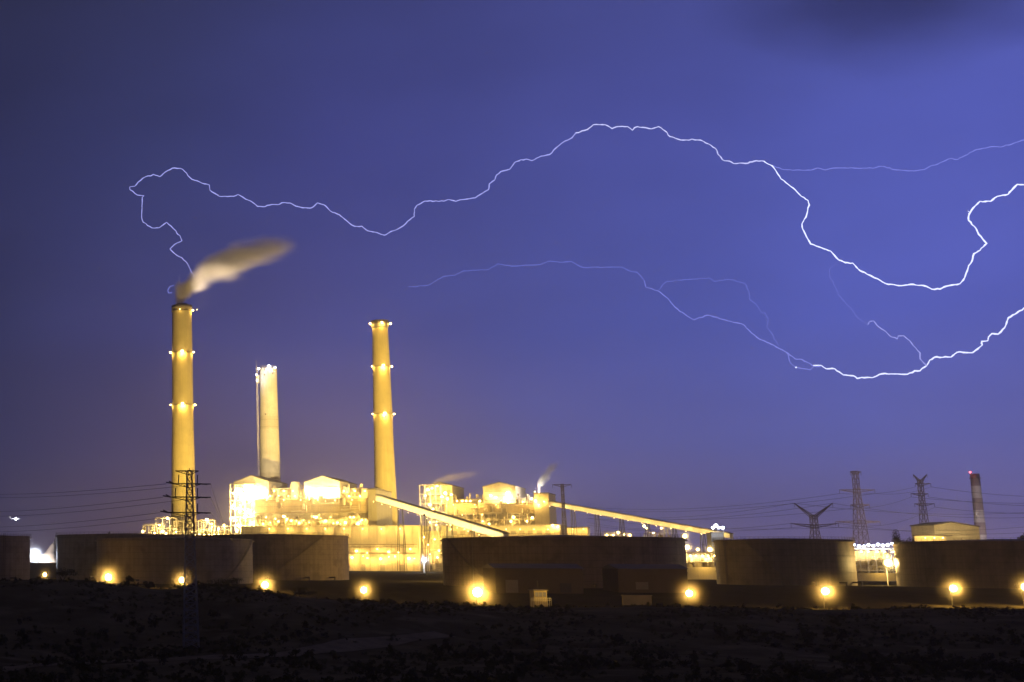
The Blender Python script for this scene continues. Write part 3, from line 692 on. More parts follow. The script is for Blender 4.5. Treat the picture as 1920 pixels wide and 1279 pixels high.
tank('tank second from left, half hidden behind the tank with the pale end ladder', 105, 380, 1003, 692, M['tankl'], stair_ang=(-150, -190))
tank('pale tank with a light end ladder, standing behind the dark lattice pylon', 180, 475, 1010, 600, M['tankl'], stair_ang=(-60, -20), ladder=-9, stair_mat='pale')
tank('dark tank with its right edge lit yellow, beside the glaring low hall', 340, 655, 1004, 730, M['tank'], stair_ang=(-100, -55))
tank('widest dark tank in the middle, with two low sheds before it', 828, 1289, 1008, 562, M['tank'], stair_ang=(-140, -175))
tank('dark tank with its right end lit yellow, between the two bright gaps at right', 1340, 1605, 1012, 620, M['tank'], stair_ang=(-110, -150), ladder=-172, stair_mat='pale')
tank('nearly black tank cut by the right edge, with trees above its rim', 1676, 2105, 1015, 582, M['tank'], stair_ang=(-75, -30))
# slim mast before the widest tank
mast_root = thing('mast', 'thin pale mast standing before the widest tank', 'mast', (P(884, 1050, 500).x, 500, 0))
mb = MB(); p = P(884, 993, 500); mb.bar((p.x, 500, -1), (p.x, 500, p.z), .16, 8, .08); mb.build('pole', M['pale'], mast_root)
mb = MB(); mb.bar((p.x - .8, 500, p.z - 1), (p.x + .8, 500, p.z - 1), .06); mb.bar((p.x, 500, p.z), (p.x, 500, p.z + 1.6), .05); mb.build('air_terminal', M['pale'], mast_root)

# ------------------------------------------------------------------ sheds, gatehouse, walls
def shed(label, x0, x1, yt, Y, depth, name='shed', door=None):
    a = P(x0, yt, Y); b = P(x1, yt, Y); gz = ground_z(a.x, Y) - 1
    root = thing(name, label, 'shed', ((a.x + b.x) / 2, Y + depth / 2, gz + 1), 'dark sheds before the widest tank')
    mb = MB(); mb.box(a.x, b.x, Y, Y + depth, gz, a.z); mb.build('wall', M['shed'], root)
    mb = MB(); xm = (a.x + b.x) / 2
    mb.add([(a.x - .5, Y - .6, a.z + .02), (b.x + .5, Y - .6, a.z + .02), (b.x + .5, Y + depth + .6, a.z + .02), (a.x - .5, Y + depth + .6, a.z + .02), (a.x - .5, Y + depth / 2, a.z + 1.6), (b.x + .5, Y + depth / 2, a.z + 1.6)],
           [(0, 1, 5, 4), (2, 3, 4, 5), (0, 4, 3), (1, 2, 5), (3, 2, 1, 0)])
    mb.build('roof', M['roof'], root)
    for (p0, p1, q0, q1, nm, mt) in door or ():
        c = P(p0, q0, Y - .2); d = P(p1, q1, Y - .2); mb = MB(); mb.box(c.x, d.x, Y - .25, Y - .01, d.z, c.z); mb.build(nm, M[mt], root)
shed('longer dark shed behind the small lit gatehouse', 928, 1092, 1066, 470, 14, door=[(948, 972, 1088, 1112, 'door', 'pale'), (1050, 1072, 1094, 1112, 'door', 'dark')])
shed('shorter dark shed with one pale window panel, right of the gatehouse', 1158, 1288, 1067, 474, 14, door=[(1192, 1216, 1092, 1106, 'window', 'pale')])
lw = thing('low_wall', 'pale low wall at the foot of the dark shed with the pale window', 'wall', (P(1195, 1120, 440).x, 440, -4))
mb = MB(); a = P(1168, 1118, 440); b = P(1222, 1126, 440); mb.box(a.x, b.x, 440, 441, -5.5, a.z); mb.build('wall_body', M['pale'], lw)
mb = MB(); mb.box(a.x - .2, b.x + .2, 439.8, 441.2, a.z + .01, a.z + .3); mb.build('coping', M['pale'], lw)
gh = P(1012, 1120, 352); gz = ground_z(gh.x, 352)
gate = thing('gatehouse', 'tiny yellow lit gatehouse with railings just above the dark scrub', 'hut', (gh.x, 352, gz))
a = P(1001, 1108, 352); b = P(1025, 1108, 352)
mb = MB(); mb.box(a.x, b.x, 352, 355.5, gz - 1, a.z); mb.build('wall', material('gatehouse_wall', (.42, .34, .2), .8, .15, .3), gate)
mb = MB(); mb.box(a.x - .3, b.x + .3, 351.6, 355.9, a.z + .01, a.z + .22); mb.build('roof', M['roof'], gate)
for k in range(3):
    xx = a.x + .25 + k * (b.x - a.x - .2) / 3; mb = MB(); mb.box(xx, xx + (b.x - a.x) / 3 - .3, 351.9, 351.98, a.z - 1.5, a.z - .4); mb.build('window', M['win'], gate)
mb = MB(); c = P(996, 1122, 351); d = P(1033, 1122, 351)
for k in range(12):
    x = c.x + (d.x - c.x) * k / 11; mb.bar((x, 351, gz - .5), (x, 351, c.z), .04)
for z in (0, -.5): mb.bar((c.x, 351, c.z + z), (d.x, 351, c.z + z), .05)
mb.build('railing', M['white'], gate)
mb = MB(); mb.bar((gh.x, 353, a.z), (gh.x, 353, a.z + 2.6), .04); mb.build('aerial', M['pale'], gate)
light(gate, (gh.x - 1, 348.5, a.z + 1.2), 1100, SOD, size=.2); light(gate, (gh.x + 2.6, 350, a.z - .5), 400, SOD, size=.2)

# ------------------------------------------------------------------ perimeter lamps
def vmath(nt):
    N = nt.nodes; L = nt.links
    def m(op, a, b=None, clamp=False):
        n = N.new('ShaderNodeMath'); n.operation = op; n.use_clamp = clamp
        for i, v in enumerate((a, b)):
            if v is None: continue
            if isinstance(v, (int, float)): n.inputs[i].default_value = v
            else: L.new(v, n.inputs[i])
        return n.outputs[0]
    return m
def halo_material(dens=.010, pw=2.0):  # scattering volume added round lamps to imitate their glow
    m = bpy.data.materials.new('damp_air'); m.use_nodes = True; N = m.node_tree.nodes; N.clear()
    pv = N.new('ShaderNodeVolumePrincipled'); pv.inputs['Color'].default_value = (.97, .95, .93, 1); pv.inputs['Anisotropy'].default_value = .3
    L = m.node_tree.links; tc = N.new('ShaderNodeTexCoord'); mm = vmath(m.node_tree)
    sb = N.new('ShaderNodeVectorMath'); sb.operation = 'SUBTRACT'; L.new(tc.outputs['Generated'], sb.inputs[0]); sb.inputs[1].default_value = (.5, .5, .5)
    ln = N.new('ShaderNodeVectorMath'); ln.operation = 'LENGTH'; L.new(sb.outputs[0], ln.inputs[0])
    e = mm('SUBTRACT', 1, mm('MULTIPLY', ln.outputs['Value'], 2), True)
    L.new(mm('MULTIPLY', mm('POWER', e, pw), dens), pv.inputs['Density'])
    o = N.new('ShaderNodeOutputMaterial'); m.node_tree.links.new(pv.outputs[0], o.inputs['Volume']); return m
HALO = halo_material(.060, 4.5)
def add_halo(root, p, rad, mat=None):
    """an added ball of scattering volume that gives a lamp its halo"""
    mb = MB(); mb.ball(p, rad, 24, 14); tag(mb.build('added_halo', mat or HALO, root), kind='stuff')
def lamp_post(label, x, y, Y, r, power, added_halo=7, group='sodium lamps along the tank farm'):
    p = P(x, y, Y); gz = ground_z(p.x, Y)
    root = thing('lamp_post', label, 'lamp', (p.x, Y, gz), group)
    hgt = p.z
    mb = MB(); mb.bar((p.x, Y + 1.2, gz - .3), (p.x, Y + 1.2, hgt + .9), .12, 8, .08); mb.build('pole', M['dark'], root)
    mb = MB(); mb.bar((p.x, Y + 1.2, hgt + .85), (p.x, Y + .3, hgt + .95), .07, 6); mb.build('arm', M['dark'], root)
    mb = MB(); mb.hexa([(p.x - r * .9, Y + .1, hgt - r * .8), (p.x + r * .9, Y + .1, hgt - r * .8), (p.x + r * .6, Y + .8, hgt - r * .3), (p.x - r * .6, Y + .8, hgt - r * .3),
                        (p.x - r * .9, Y + .1, hgt + r * .9), (p.x + r * .9, Y + .1, hgt + r * .9), (p.x + r * .6, Y + .8, hgt + r * .9), (p.x - r * .6, Y + .8, hgt + r * .9)])
    mb.build('housing', M['dark'], root)
    mb = MB(); mb.ball((p.x, Y, hgt), r * .8, 12, 8, 1.0); mb.build('lens', M['sodium'], root)
    light(root, Vector((p.x, Y - r * .8 - .3, hgt)), power, (1, .54, .09), size=.25)
    add_halo(root, p, added_halo * 1.1)
LAMPS = [
    ('lamp post before the second tank from left, its glow highest above the scrub', 203, 1083, 490, 1.45, 1.0, 10),
    ('lamp post glowing just left of the dark lattice pylon', 341, 1088, 488, 1.25, .6, 8),
    ('lamp post beside the light end ladder of the pale tank', 497, 1097, 470, 1.35, .8, 9),
    ('lamp post before the dark ground under the glaring low hall', 682, 1107, 440, 1.2, .6, 8),
    ('largest and brightest lamp post, at the left end of the widest tank', 895, 1111, 410, 1.7, 1.7, 11),
    ('lamp post below the first bright gap, right of the two sheds', 1292, 1113, 420, 1.2, .7, 8),
    ('lamp post below the yellow lit end of the dark tank', 1547, 1109, 430, 1.4, 1.0, 9),
    ('lamp post before the nearly black tank at right', 1787, 1104, 440, 1.3, .8, 8),
    ('lamp post half cut by the right edge of the picture', 1921, 1101, 440, 1.3, .7, 8)]
for lb, x, y, Y, r, k, ms in LAMPS: lamp_post(lb, x, y, Y, r, 52000 * k, ms)
lamp_post('small dim lamp post low in the gap at far left', 84, 1078, 560, .9, 12000, 5)
def lamp_mast(label, x, y, Y, r, power, mat, color, name='lamp_mast', base=0):
    p = P(x, y, Y); root = thing(name, label, 'lamp', (p.x, Y, base))
    mb = MB(); mb.bar((p.x, Y + 1.5, base), (p.x, Y + 1.5, p.z + .8), .2, 8, .12); mb.build('pole', M['steel'], root)
    mb = MB(); mb.box(p.x - r, p.x + r, Y + .6, Y + 1.2, p.z - r * .9, p.z + r * .9); mb.build('housing', M['dark'], root)
    mb = MB(); mb.ball((p.x, Y, p.z), r * .85, 12, 8); mb.build('lens', M[mat], root)
    light(root, (p.x, Y - r - .7, p.z), power, color, size=.4); add_halo(root, p, r * 5)
lamp_mast('cool white floodlight mast glaring in the gap between the two leftmost tanks', 65, 1043, 760, 2.2, 260000, 'bluew', COOL)
lamp_mast('cool bluish lamp at the right end of the wall below the glaring hall', 795, 1050, 1150, 2.0, 120000, 'bluew', COOL)
lamp_mast('warm lamp nearest the widest tank, highest in the first bright gap', 1284, 1006, 900, 1.5, 42000, 'sodium', WARM)
lamp_mast('warm lamp at mid height on the left of the first bright gap', 1288, 1027, 880, 1.6, 46000, 'sodium', WARM)
lamp_mast('faint warm lamp in the middle of the first bright gap', 1308, 1031, 950, 1.0, 22000, 'sodium', WARM)
lamp_mast('warm lamp beside the left end of the yellow lit dark tank', 1331, 1031, 880, 1.5, 46000, 'sodium', WARM)
lamp_mast('strong warm lamp at the left edge of the nearly black tank', 1665, 1056, 605, 1.7, 70000, 'sodium', WARM)

lamp_mast('added warm lamp mast hidden behind the left end of the widest tank', 846, 1040, 668, 1.2, 160000, 'sodium', SOD)  # unseen lamp added to light the right edge of the tank behind
HALO2 = halo_material(.0026)  # wider halos added over the plant to spread its glare
for fr, root, x, y, v, rad in ((fr1, bb1, 458, 950, -44, 46), (fr1, bb1, 470, 925, -44, 40), (fr1, bb1, 604, 924, -44, 36), (fr1, bb1, 600, 976, -50, 34), (fr1, bb1, 670, 970, -50, 28), (fr2, bb2, 812, 940, -42, 36), (fr2, bb2, 945, 936, -44, 32), (fr2, bb2, 960, 978, -46, 26)):
    u, z = fr.px(x, y, v); add_halo(root, fr.w(u, v, z), rad, HALO2)
u, z = frp.px(312, 995, 0); add_halo(pu, frp.w(u, 0, z), 26, HALO2)
u, z = fr1.px(730, 1042, 4); add_halo(hall1, fr1.w(u, 4, z), 34, HALO2)
# white conical shelter lit in the left gap
p = P(104, 1013, 790); sh = thing('conical_shelter', 'white conical shelter lit beside the cool floodlight, half hidden by a tank', 'shelter', (p.x, 790, 0))
mb = MB(); mb.lathe((p.x, 790, 0), [(11, 0), (9.2, 11.5), (6, 14), (3, 18), (.25, p.z)], 40); mb.build('canopy', M['white'], sh, smooth=True)
mb = MB(); mb.bar((p.x, 790, p.z - .3), (p.x, 790, p.z + 2), .1); mb.build('finial', M['steel'], sh)
lamp_part(sh, (p.x - 12, 777, 6), .5, 'sodium', 60000, (1, .80, .66), off=(.4, .6, .5))  # extra lamp added to brighten the canopy
lr = thing('low_wall', 'low dark wall under the cool floodlight in the left gap', 'wall', (P(80, 1056, 720).x, 720, 0))
mb = MB(); a = P(40, 1056, 720); b = P(125, 1056, 720); mb.box(a.x, b.x, 720, 721, -.5, a.z); mb.build('wall_body', M['shed'], lr)
mb = MB(); mb.box(a.x, b.x, 719.8, 721.2, a.z + .01, a.z + .3); mb.build('coping', M['rail'], lr)

# bright loading bays seen through the gaps
def loading_bay(label, x0, x1, yt, yb, Y, cool, seed, power):
    a = P(x0, yt, Y); b = P(x1, yb, Y); fr = Frame(Vector((a.x, Y, 0)), 0); w = b.x - a.x
    root = thing('loading_bay', label, 'loading bay', ((a.x + b.x) / 2, Y, 0))
    mb = MB(); fr.box(mb, 0, w, -14, -12, 0, a.z - 1); mb.build('back_wall', M['whiteb'], root)
    mb = MB(); fr.box(mb, -1, w + 1, -13, 0, a.z, a.z + .6); mb.build('canopy_roof', M['clad'], root)
    open_frame(fr, root, 0, w, -10, 0, 0, a.z, 6, 1, 3, 'pipe_rack', .22)
    machinery(fr, root, 0, w - 2, -9, -2, .5, a.z - 2, 18, seed)
    mb = MB(); fr.box(mb, -2, w + 2, 3, 3.6, -.5, b.z); mb.build('kerb_wall', M['clad'], root)
    rnd = random.Random(seed)
    for k in range(6):
        u = w * (k + .5) / 6; lamp_part(root, fr.w(u, -3 + (k % 2), a.z - 1.4), .55, 'sodium', power, WARM, off=(0, -.4, -1))
    for k in range(10 if cool else 0):
        u = w * (k + .5) / 10; lamp_part(root, fr.w(u, .9, a.z + 1.6 + k * .14 + rnd.uniform(-.5, 1.0)), rnd.uniform(.5, .95), 'bluew', power * .4, COOL, off=(0, -1, .3))
    light(root, fr.w(w / 2, 9, b.z + 3), power * .8, SOD, size=.3)
loading_bay('brightly lit loading bay in the first bright gap beside the widest tank', 1280, 1350, 1038, 1064, 800, False, 71, 11000)
loading_bay('brightly lit loading bay under cool white lamps in the gap at far right', 1596, 1690, 1030, 1075, 760, True, 77, 8000)

# small far process plants between the two conveyors and beyond
def far_unit(label, x0, x1, yt, Y, seed, lamps):
    fr = Frame(P(x0, 1040, Y), 5); a = fr.rect(x0, x1, yt, 1040, 0)
    root = thing('process_unit', label, 'process plant', fr.w((a[1] - a[0]) / 2, -6, 0))
    rnd = random.Random(seed); n = 4
    for i in range(n):
        w0 = a[0] + (a[1] - a[0]) * i / n; w1 = w0 + (a[1] - a[0]) / n * .85; h = a[3] * rnd.uniform(.72, 1)
        open_frame(fr, root, w0, w1, -10, 0, 0, h, 2, 1, 4, 'pipe_rack', .35)
    machinery(fr, root, a[0], a[1] - 2, -8, -2, 1, a[3] * .85, 24, seed)
    facade_lamps(fr, root, lamps, 1, 9000, color=WARM)
far_unit('small lit pipe racks just right of the pale box annex', 1134, 1186, 986, 1500, 81, [(1138, 1004, 1, 1.2), (1159, 999, 1, 1.3), (1181, 1004, 1, 1.3), (1150, 1004, .6, .8), (1170, 1003, .6, .8)])
far_unit('low lit pipe racks under the middle of the longer conveyor', 1198, 1262, 988, 1500, 82, [(1208, 987, 1, 1.5), (1212, 991, .8, 1.2), (1240, 991, .6, 1.0), (1225, 1000, .5, .8), (1262, 990, .5, .8)])
tb = P(1345, 1000, 1180); tt = thing('transfer_tower', 'lit transfer tower with cool white lamps at the foot of the longer conveyor', 'tower', (tb.x, 1180, 0))
mb = MB(); mb.box(tb.x - 5, tb.x + 6, 1181, 1190, 0, tb.z); mb.build('wall', M['cladd'], tt)
mb = MB()
for dx in (-4, 0, 5): mb.bar((tb.x + dx, 1179, tb.z), (tb.x + dx, 1179, tb.z + 5), .15)
mb.build('lamp_rack', M['steel'], tt)
mb = MB(); mb.box(tb.x - 5.6, tb.x + 6.6, 1180.4, 1190.6, tb.z + .02, tb.z + .7); mb.build('roof', M['roof'], tt)
for x, y, s_ in ((1337, 990, 1.3), (1342, 986, 1.5), (1348, 990, 1.2), (1355, 990, 1.4)): lamp_part(tt, P(x, y, 1177), s_, 'bluew', 2500, COOL)
# pale gabled shed and banded chimney on the right
ps_a = P(1754, 1012, 1250); ps_b = P(1838, 1012, 1250); ze = P(1838, 989, 1250).z; zp = P(1780, 980, 1250).z
ps = thing('warehouse', 'pale gabled warehouse lit yellow at the foot of the banded chimney', 'building', ((ps_a.x + ps_b.x) / 2, 1260, 0))
mb = MB(); x0, x1 = ps_a.x, ps_b.x; xm = x0 + (x1 - x0) * .38
mb.add([(x0, 1250, 0), (x1, 1250, 0), (x1, 1250, ze), (xm, 1250, zp), (x0, 1250, ze + 1.5), (x0, 1285, 0), (x1, 1285, 0), (x1, 1285, ze), (xm, 1285, zp), (x0, 1285, ze + 1.5)],
       [(0, 1, 2, 3, 4), (9, 8, 7, 6, 5), (1, 6, 7, 2), (5, 0, 4, 9), (0, 5, 6, 1)])
mb.build('wall', M['clad'], ps)
mb = MB()
for (xa, za, xb, zb) in ((x0 - .6, ze + 1.4, xm, zp), (xm, zp, x1 + .6, ze)):
    mb.hexa([(xa, 1249, za + .02), (xb, 1249, zb + .02), (xb, 1286, zb + .02), (xa, 1286, za + .02), (xa, 1249, za + .9), (xb, 1249, zb + .9), (xb, 1286, zb + .9), (xa, 1286, za + .9)])
mb.build('roof', M['roof'], ps)
mb = MB(); c = P(1724, 1005, 1235); d = P(1786, 1005, 1235); mb.box(c.x, d.x, 1235, 1245, c.z, c.z + .9); mb.build('awning', M['roof'], ps)
mb = MB(); mb.box(c.x + 1, d.x, 1244, 1245, 0, c.z); mb.build('lean_to_wall', M['clad'], ps)
for x, y in ((1735, 1009), (1752, 1009), (1768, 1009)): lamp_part(ps, P(x, y, 1238), .5, 'sodium', 5000, SOD, off=(0, .3, -1))
light(ps, P(1795, 1000, 1180), 330000, WARM); light(ps, P(1762, 1005, 1200), 60000, WARM)
bc_t = P(1827.5, 889, 1700); bc = thing('banded_chimney', 'slim red and white banded chimney with a red beacon, far right', 'chimney', (bc_t.x, 1700, 0))
rb = (P(1835, 889, 1700).x - P(1819, 889, 1700).x) / 2
nb = 8
for k in range(nb):
    za, zb = bc_t.z * k / nb, bc_t.z * (k + 1) / nb
    mb = MB(); mb.lathe((bc_t.x, 1700, 0), [(rb * (1.2 - .25 * za / bc_t.z), za), (rb * (1.2 - .25 * zb / bc_t.z), zb)], 32, top=(k == nb - 1)); mb.build('red_band' if k % 2 else 'white_band', M['red' if k % 2 else 'whiteb'], bc, smooth=True)
mb = MB(); p = P(1819, 886, 1694); mb.ball(p, 1.3, 8, 5); mb.build('beacon', M['redl'], bc)
light(bc, p + Vector((0, -2, 0)), 500, (1, .15, .2))
light(bc, (bc_t.x - 30, 1610, 25), 340000, (.9, .75, .8), size=.5)  # added light that brightens the bands; no lamp stands here
ring_platform(bc, bc_t.x, 1700, bc_t.z - 6, rb * .97)

# ------------------------------------------------------------------ pylons and wires
def lattice(mb, c, levels, r):
    """square lattice body; levels = [(z, half width)]"""
    C = [[Vector((c.x + sx * w, c.y + sy * w, z)) for sx, sy in ((-1, -1), (1, -1), (1, 1), (-1, 1))] for z, w in levels]
    for lo, hi in zip(C, C[1:]):
        for k in range(4):
            j = (k + 1) % 4
            mb.bar(lo[k], hi[k], r); mb.bar(lo[k], hi[j], r * .6); mb.bar(lo[j], hi[k], r * .6); mb.bar(hi[k], hi[j], r * .6)
def near_pylon():
    Y = 250; base = ground_at(358, 1215); Y = base.y; x = base.x; gz = base.z
    H = P(350, 883, Y).z; px = lambda yy: P(350, yy, Y).z
    root = thing('lattice_pylon', 'nearest tall dark lattice pylon standing before the pale tanks', 'pylon', (x, Y, gz), 'lattice pylons')
    xt = P(352.5, 883, Y).x
    mb = MB(); lv = []
    zz = gz - .5
    n = 24
    for k in range(n + 1):
        z = gz + (H - gz) * k / n; lv.append((z, 1.45 - .95 * min(1, k / n * 1.05)))
    C = Vector((x, Y, 0)); mb2 = MB(); lattice(mb2, C, lv, .14); mb2.build('lattice_body', M['galv'], root)
    ends = {}
    for yy, xl, xr in ((884, 329, 372), (908, 327, 378), (933, 321, 378), (962, 316, 378)):
        z = px(yy); mb = MB(); w = .55
        L_ = P(xl, yy, Y).x; R_ = P(xr, yy, Y).x
        for e in (L_, R_):
            for sy in (-1, 1): mb.bar((x, Y + sy * w, z + .05), (e, Y, z + .05), .13); mb.bar((x, Y + sy * w, z - .75), (e, Y, z), .08)
            m_ = 5
            for k in range(1, m_):
                q = x + (e - x) * k / m_; mb.bar((q, Y, z), (x + (e - x) * (k + 1) / m_, Y, z - .6 * (1 - (k + 1) / m_)), .045)
        mb.build('cross_arm', M['dark'], root); ends[yy] = (L_, R_, z)
        if yy > 890:
            ins = MB()
            for e, s_ in ((L_, -1), (R_, 1)):
                for q, (dx, dz) in enumerate(((0, 1.1), (s_ * 1.1, .5), (s_ * 1.7, .25))):
                    if q == 0: ins.bar((e - s_ * .8, Y, z), (e - s_ * .8 + .05, Y, z + dz * 1.6), .1, 6)
                    else:
                        a = Vector((e, Y, z)); b = Vector((e + dx, Y - .5 * q, z + dz * (1 if s_ < 0 else -.2)))
                        for t in range(7): ins.bar(a.lerp(b, t / 7), a.lerp(b, (t + .6) / 7), .13, 6)
            ins.build('insulator', M['dark'], root)
    pk = MB(); pk.bar((x, Y, H - .2), (x, Y, H + .5), .08); pk.build('peak', M['dark'], root)
    mb = MB()
    zz = P(350, 1002, Y).z
    for h in (0, .5): mb.bar((P(318, 1005, Y).x, Y - .8, zz + h), (P(372, 1005, Y).x, Y - .8, zz + h), .05)
    return root, ends, Y
pyl, ends, PY = near_pylon()
def wire(label, a, b, sag, r, group, name='power_line', n=24):
    a = Vector(a); b = Vector(b); pts = []
    for k in range(n + 1):
        t = k / n; p = a.lerp(b, t); p.z -= sag * 4 * t * (1 - t); pts.append(p)
    mb = MB(); mb.tube(pts, r, 4); o = mb.build(name, M['wire'], None); tag(o, label, 'power line', group); return o
names = {908: 'highest', 933: 'middle', 962: 'lowest'}
wend = {908: (925, 930), 933: (959, 967), 962: (988, 996)}
for yy in wend:
    L_, R_, z = ends[yy]
    wire('%s wire running left from the nearest dark pylon' % names[yy], (L_ - 1.6, PY, z), P(-70, wend[yy][0], 620), 1.2, .04, 'wires left of the nearest pylon')
    wire('%s outer wire running left from the far side of the nearest dark pylon' % names[yy], (R_, PY + .3, z), P(-70, wend[yy][1], 640), 1.6, .04, 'wires left of the nearest pylon')
    wire('%s wire leading from the nearest dark pylon towards the boiler blocks' % names[yy], (R_ + 1.7, PY - .5, z), P(440 + (yy - 900) * .5, 995, 1180), 9, .03, 'wires right of the nearest pylon')
def far_pylon(label, xb, yb, xt, yt, Y, wb, wt, arms, kind='plain', top=None):
    b = P(xb, yb, Y); t = P(xt, yt, Y)
    root = thing('lattice_pylon', label, 'pylon', (t.x, Y, 0), 'lattice pylons')
    mb = MB(); n = 10; lv = []
    zt = t.z
    for k in range(n + 1):
        q = k / n; lv.append((zt * q, (wb + (wt - wb) * min(1, q * 1.25))))
    lattice(mb, Vector((t.x, Y, 0)), lv, .28); mb.build('lattice_body', M['pylon'], root)
    E = []
    for yy, xl, xr, tip in arms:
        a = P(xl, yy + tip, Y); c = P(xr, yy + tip, Y); z = P(xt, yy, Y).z; m2 = MB()
        for e in (a, c):
            for sy in (-1, 1): m2.bar((t.x, Y + sy * wt, z), e, .36); m2.bar((t.x, Y + sy * wt, z - 2.6), e, .3)
            for k in range(1, 4):
                q = k / 4; m2.bar((t.x + (e.x - t.x) * q, Y, z + (e.z - z) * q), (t.x + (e.x - t.x) * (q + .22), Y, (z - 2.2) + (e.z - z + 2.2) * (q + .22)), .14)
            m2.bar(e, e - Vector((0, 0, 3.4)), .2, 6)
        m2.build('cross_arm', M['pylon'], root); E.append((a, c))
    return root, E
YA, YB, YC = 1250, 1150, 1350
pA, eA = far_pylon('tall straight lattice pylon with four cross arms, right of centre on the skyline', 1614, 1014, 1603, 884, YA, 6.5, 2.0, [(885, 1594, 1614, 0), (919, 1574, 1640, 0), (947, 1595, 1630, 0), (977, 1566, 1650, 2)])
pB, eB = far_pylon('squat lattice pylon with raised arms in the shape of an X', 1529, 1012, 1525, 966, YB, 5.6, 2.2, [(969, 1489, 1561, -25), (985, 1483, 1572, -3)])
pC, eC = far_pylon('leaning lattice pylon with horned top beside the pale warehouse', 1735, 1006, 1725, 900, YC, 5.0, 1.8, [(903, 1712, 1738, -13), (907, 1716, 1745, 0), (926, 1708, 1740, 0), (945, 1715, 1752, 0)])
pD, eD = far_pylon('dark thin pylon with a flat T shaped top beside the smaller boiler block', 1056, 1000, 1054, 908, 1330, 2.4, 1.1, [(909, 1036, 1071, 0)])
far_l = [P(1100, y, 1800) for y in (951, 957, 966, 972, 980, 985)]
far_r = [P(2060, y, 1300) for y in (932, 940, 948, 960, 972, 984)]
g = 'wires between the far pylons'
pos_names = ('highest', 'upper', 'middle', 'lower')
for k, (i, s_) in enumerate(((1, 0), (1, 1), (2, 0), (3, 1))):
    wire('%s wire running left over the conveyor from the tall straight pylon' % pos_names[k], eA[i][s_] - Vector((0, 0, 3.4)), far_l[k], 8, .13, g)
    wire('%s wire strung from the tall straight pylon to the horned pylon' % pos_names[k], eA[i][s_] - Vector((0, 0, 3.4)), eC[min(i, 3)][s_] - Vector((0, 0, 3.4)), 3, .13, g)
for k, (i, s_) in enumerate(((1, 1), (2, 0), (2, 1), (3, 1))):
    wire('%s wire running right from the horned pylon past the banded chimney' % pos_names[k], eC[i][s_] - Vector((0, 0, 3.4)), far_r[k], 4, .13, g)
for k, (i, s_) in enumerate(((0, 0), (0, 1), (1, 0), (1, 1))):
    wire('%s wire running left from the squat X shaped pylon' % pos_names[k], eB[i][s_], far_l[2 + k] , 8, .12, g)
    wire('%s wire running right from the squat X shaped pylon' % pos_names[k], eB[i][s_], far_r[2 + k], 9, .12, g)

# ------------------------------------------------------------------ aircraft low on the left
ac = P(29, 973, 2600); air = thing('aeroplane', 'small aeroplane with a white landing light low in the left sky', 'aeroplane', ac)
mb = MB(); mb.tube([ac + Vector((x, 0, z)) for x, z in ((-11, .3), (-9, 0), (-3, 0), (5, 0), (8.5, -.2), (9.8, -.4))], [.3, .9, 1.3, 1.3, 1.0, .2], 10); mb.build('fuselage', M['whiteb'], air, smooth=True)
mb = MB(); mb.hexa([ac + Vector(v) for v in ((2, -11, -.3), (3, -11, -.3), (3.6, 11, -.3), (-1, 11, -.3), (2, -11, 0), (3, -11, 0), (3.6, 11, 0), (-1, 11, 0))]); mb.build('wing', M['whiteb'], air)
mb = MB(); mb.hexa([ac + Vector(v) for v in ((-11, -.15, .5), (-8, -.15, .5), (-8, .15, .5), (-11, .15, .5), (-12, -.1, 4), (-10.5, -.1, 4), (-10.5, .1, 4), (-12, .1, 4))]); mb.build('tail_fin', M['whiteb'], air)
mb = MB(); mb.ball(ac + Vector((1, -3, -.6)), 2.2, 8, 6); mb.build('landing_light', M['bluew'], air)
light(air, ac + Vector((1, -7, -.6)), 30000, COOL)

# ------------------------------------------------------------------ trees and shrubs
FOL = material('scrub_leaves', (.095, .095, .045), .9, .4, .6)
FOL2 = material('dry_scrub_leaves', (.075, .065, .04), .9, .4, .6)
BARK = material('dark_bark', (.05, .04, .03), .95, .3, 1)
def leaves(mb, c, rx, ry, rz, n, s, rnd):
    lobes = [(Vector((rnd.gauss(0, .42) * rx, rnd.gauss(0, .42) * ry, rnd.uniform(-.3, .65) * rz)), rnd.uniform(.3, .6)) for _ in range(7)]
    for k in range(n):
        lc, lr = lobes[k % 7]
        d = Vector((rnd.gauss(0, 1), rnd.gauss(0, 1), rnd.gauss(0, 1))).normalized() * (rnd.random() ** .45) * lr
        p = Vector(c) + lc + Vector((d.x * rx, d.y * ry, d.z * rz))
        a = Vector((rnd.gauss(0, 1), rnd.gauss(0, 1), rnd.gauss(0, 1))).normalized(); b = a.orthogonal().normalized()
        q = s * rnd.uniform(.6, 1.4)
        mb.add([p - a * q, p + b * q * .45, p + a * q, p - b * q * .45], [(0, 1, 2, 3)])
def shrub(label, px, py, Y, w, h, seed):
    x = P(px, py, Y).x; gz = ground_z(x, Y); rnd = random.Random(seed)
    root = thing('shrub', label, 'shrub', (x, Y, gz), 'dark shrubs along the ridge')
    mb = MB()
    for k in range(5):
        e = Vector((x + rnd.uniform(-.4, .4) * w, Y + rnd.uniform(-.4, .4) * w, gz + h * rnd.uniform(.5, .9))); mb.bar((x, Y, gz - .2), e, .07, 5, .02)
    mb.build('stem', BARK, root)
    mb = MB(); leaves(mb, (x, Y, gz + h * .55), w * .62, w * .62, h * .6, 900, .16, rnd); mb.build('crown', FOL, root)
shrub('broad dark shrub mound on the ridge, right of the small dim lamp', 118, 1085, 328, 5.5, 2.6, 1)
shrub('small spiky dark shrub just right of the highest glowing lamp', 240, 1090, 329, 1.7, 2.0, 2)
shrub('pair of thin dark shrubs between the two leftmost big lamps', 280, 1092, 330, 2.2, 1.5, 3)
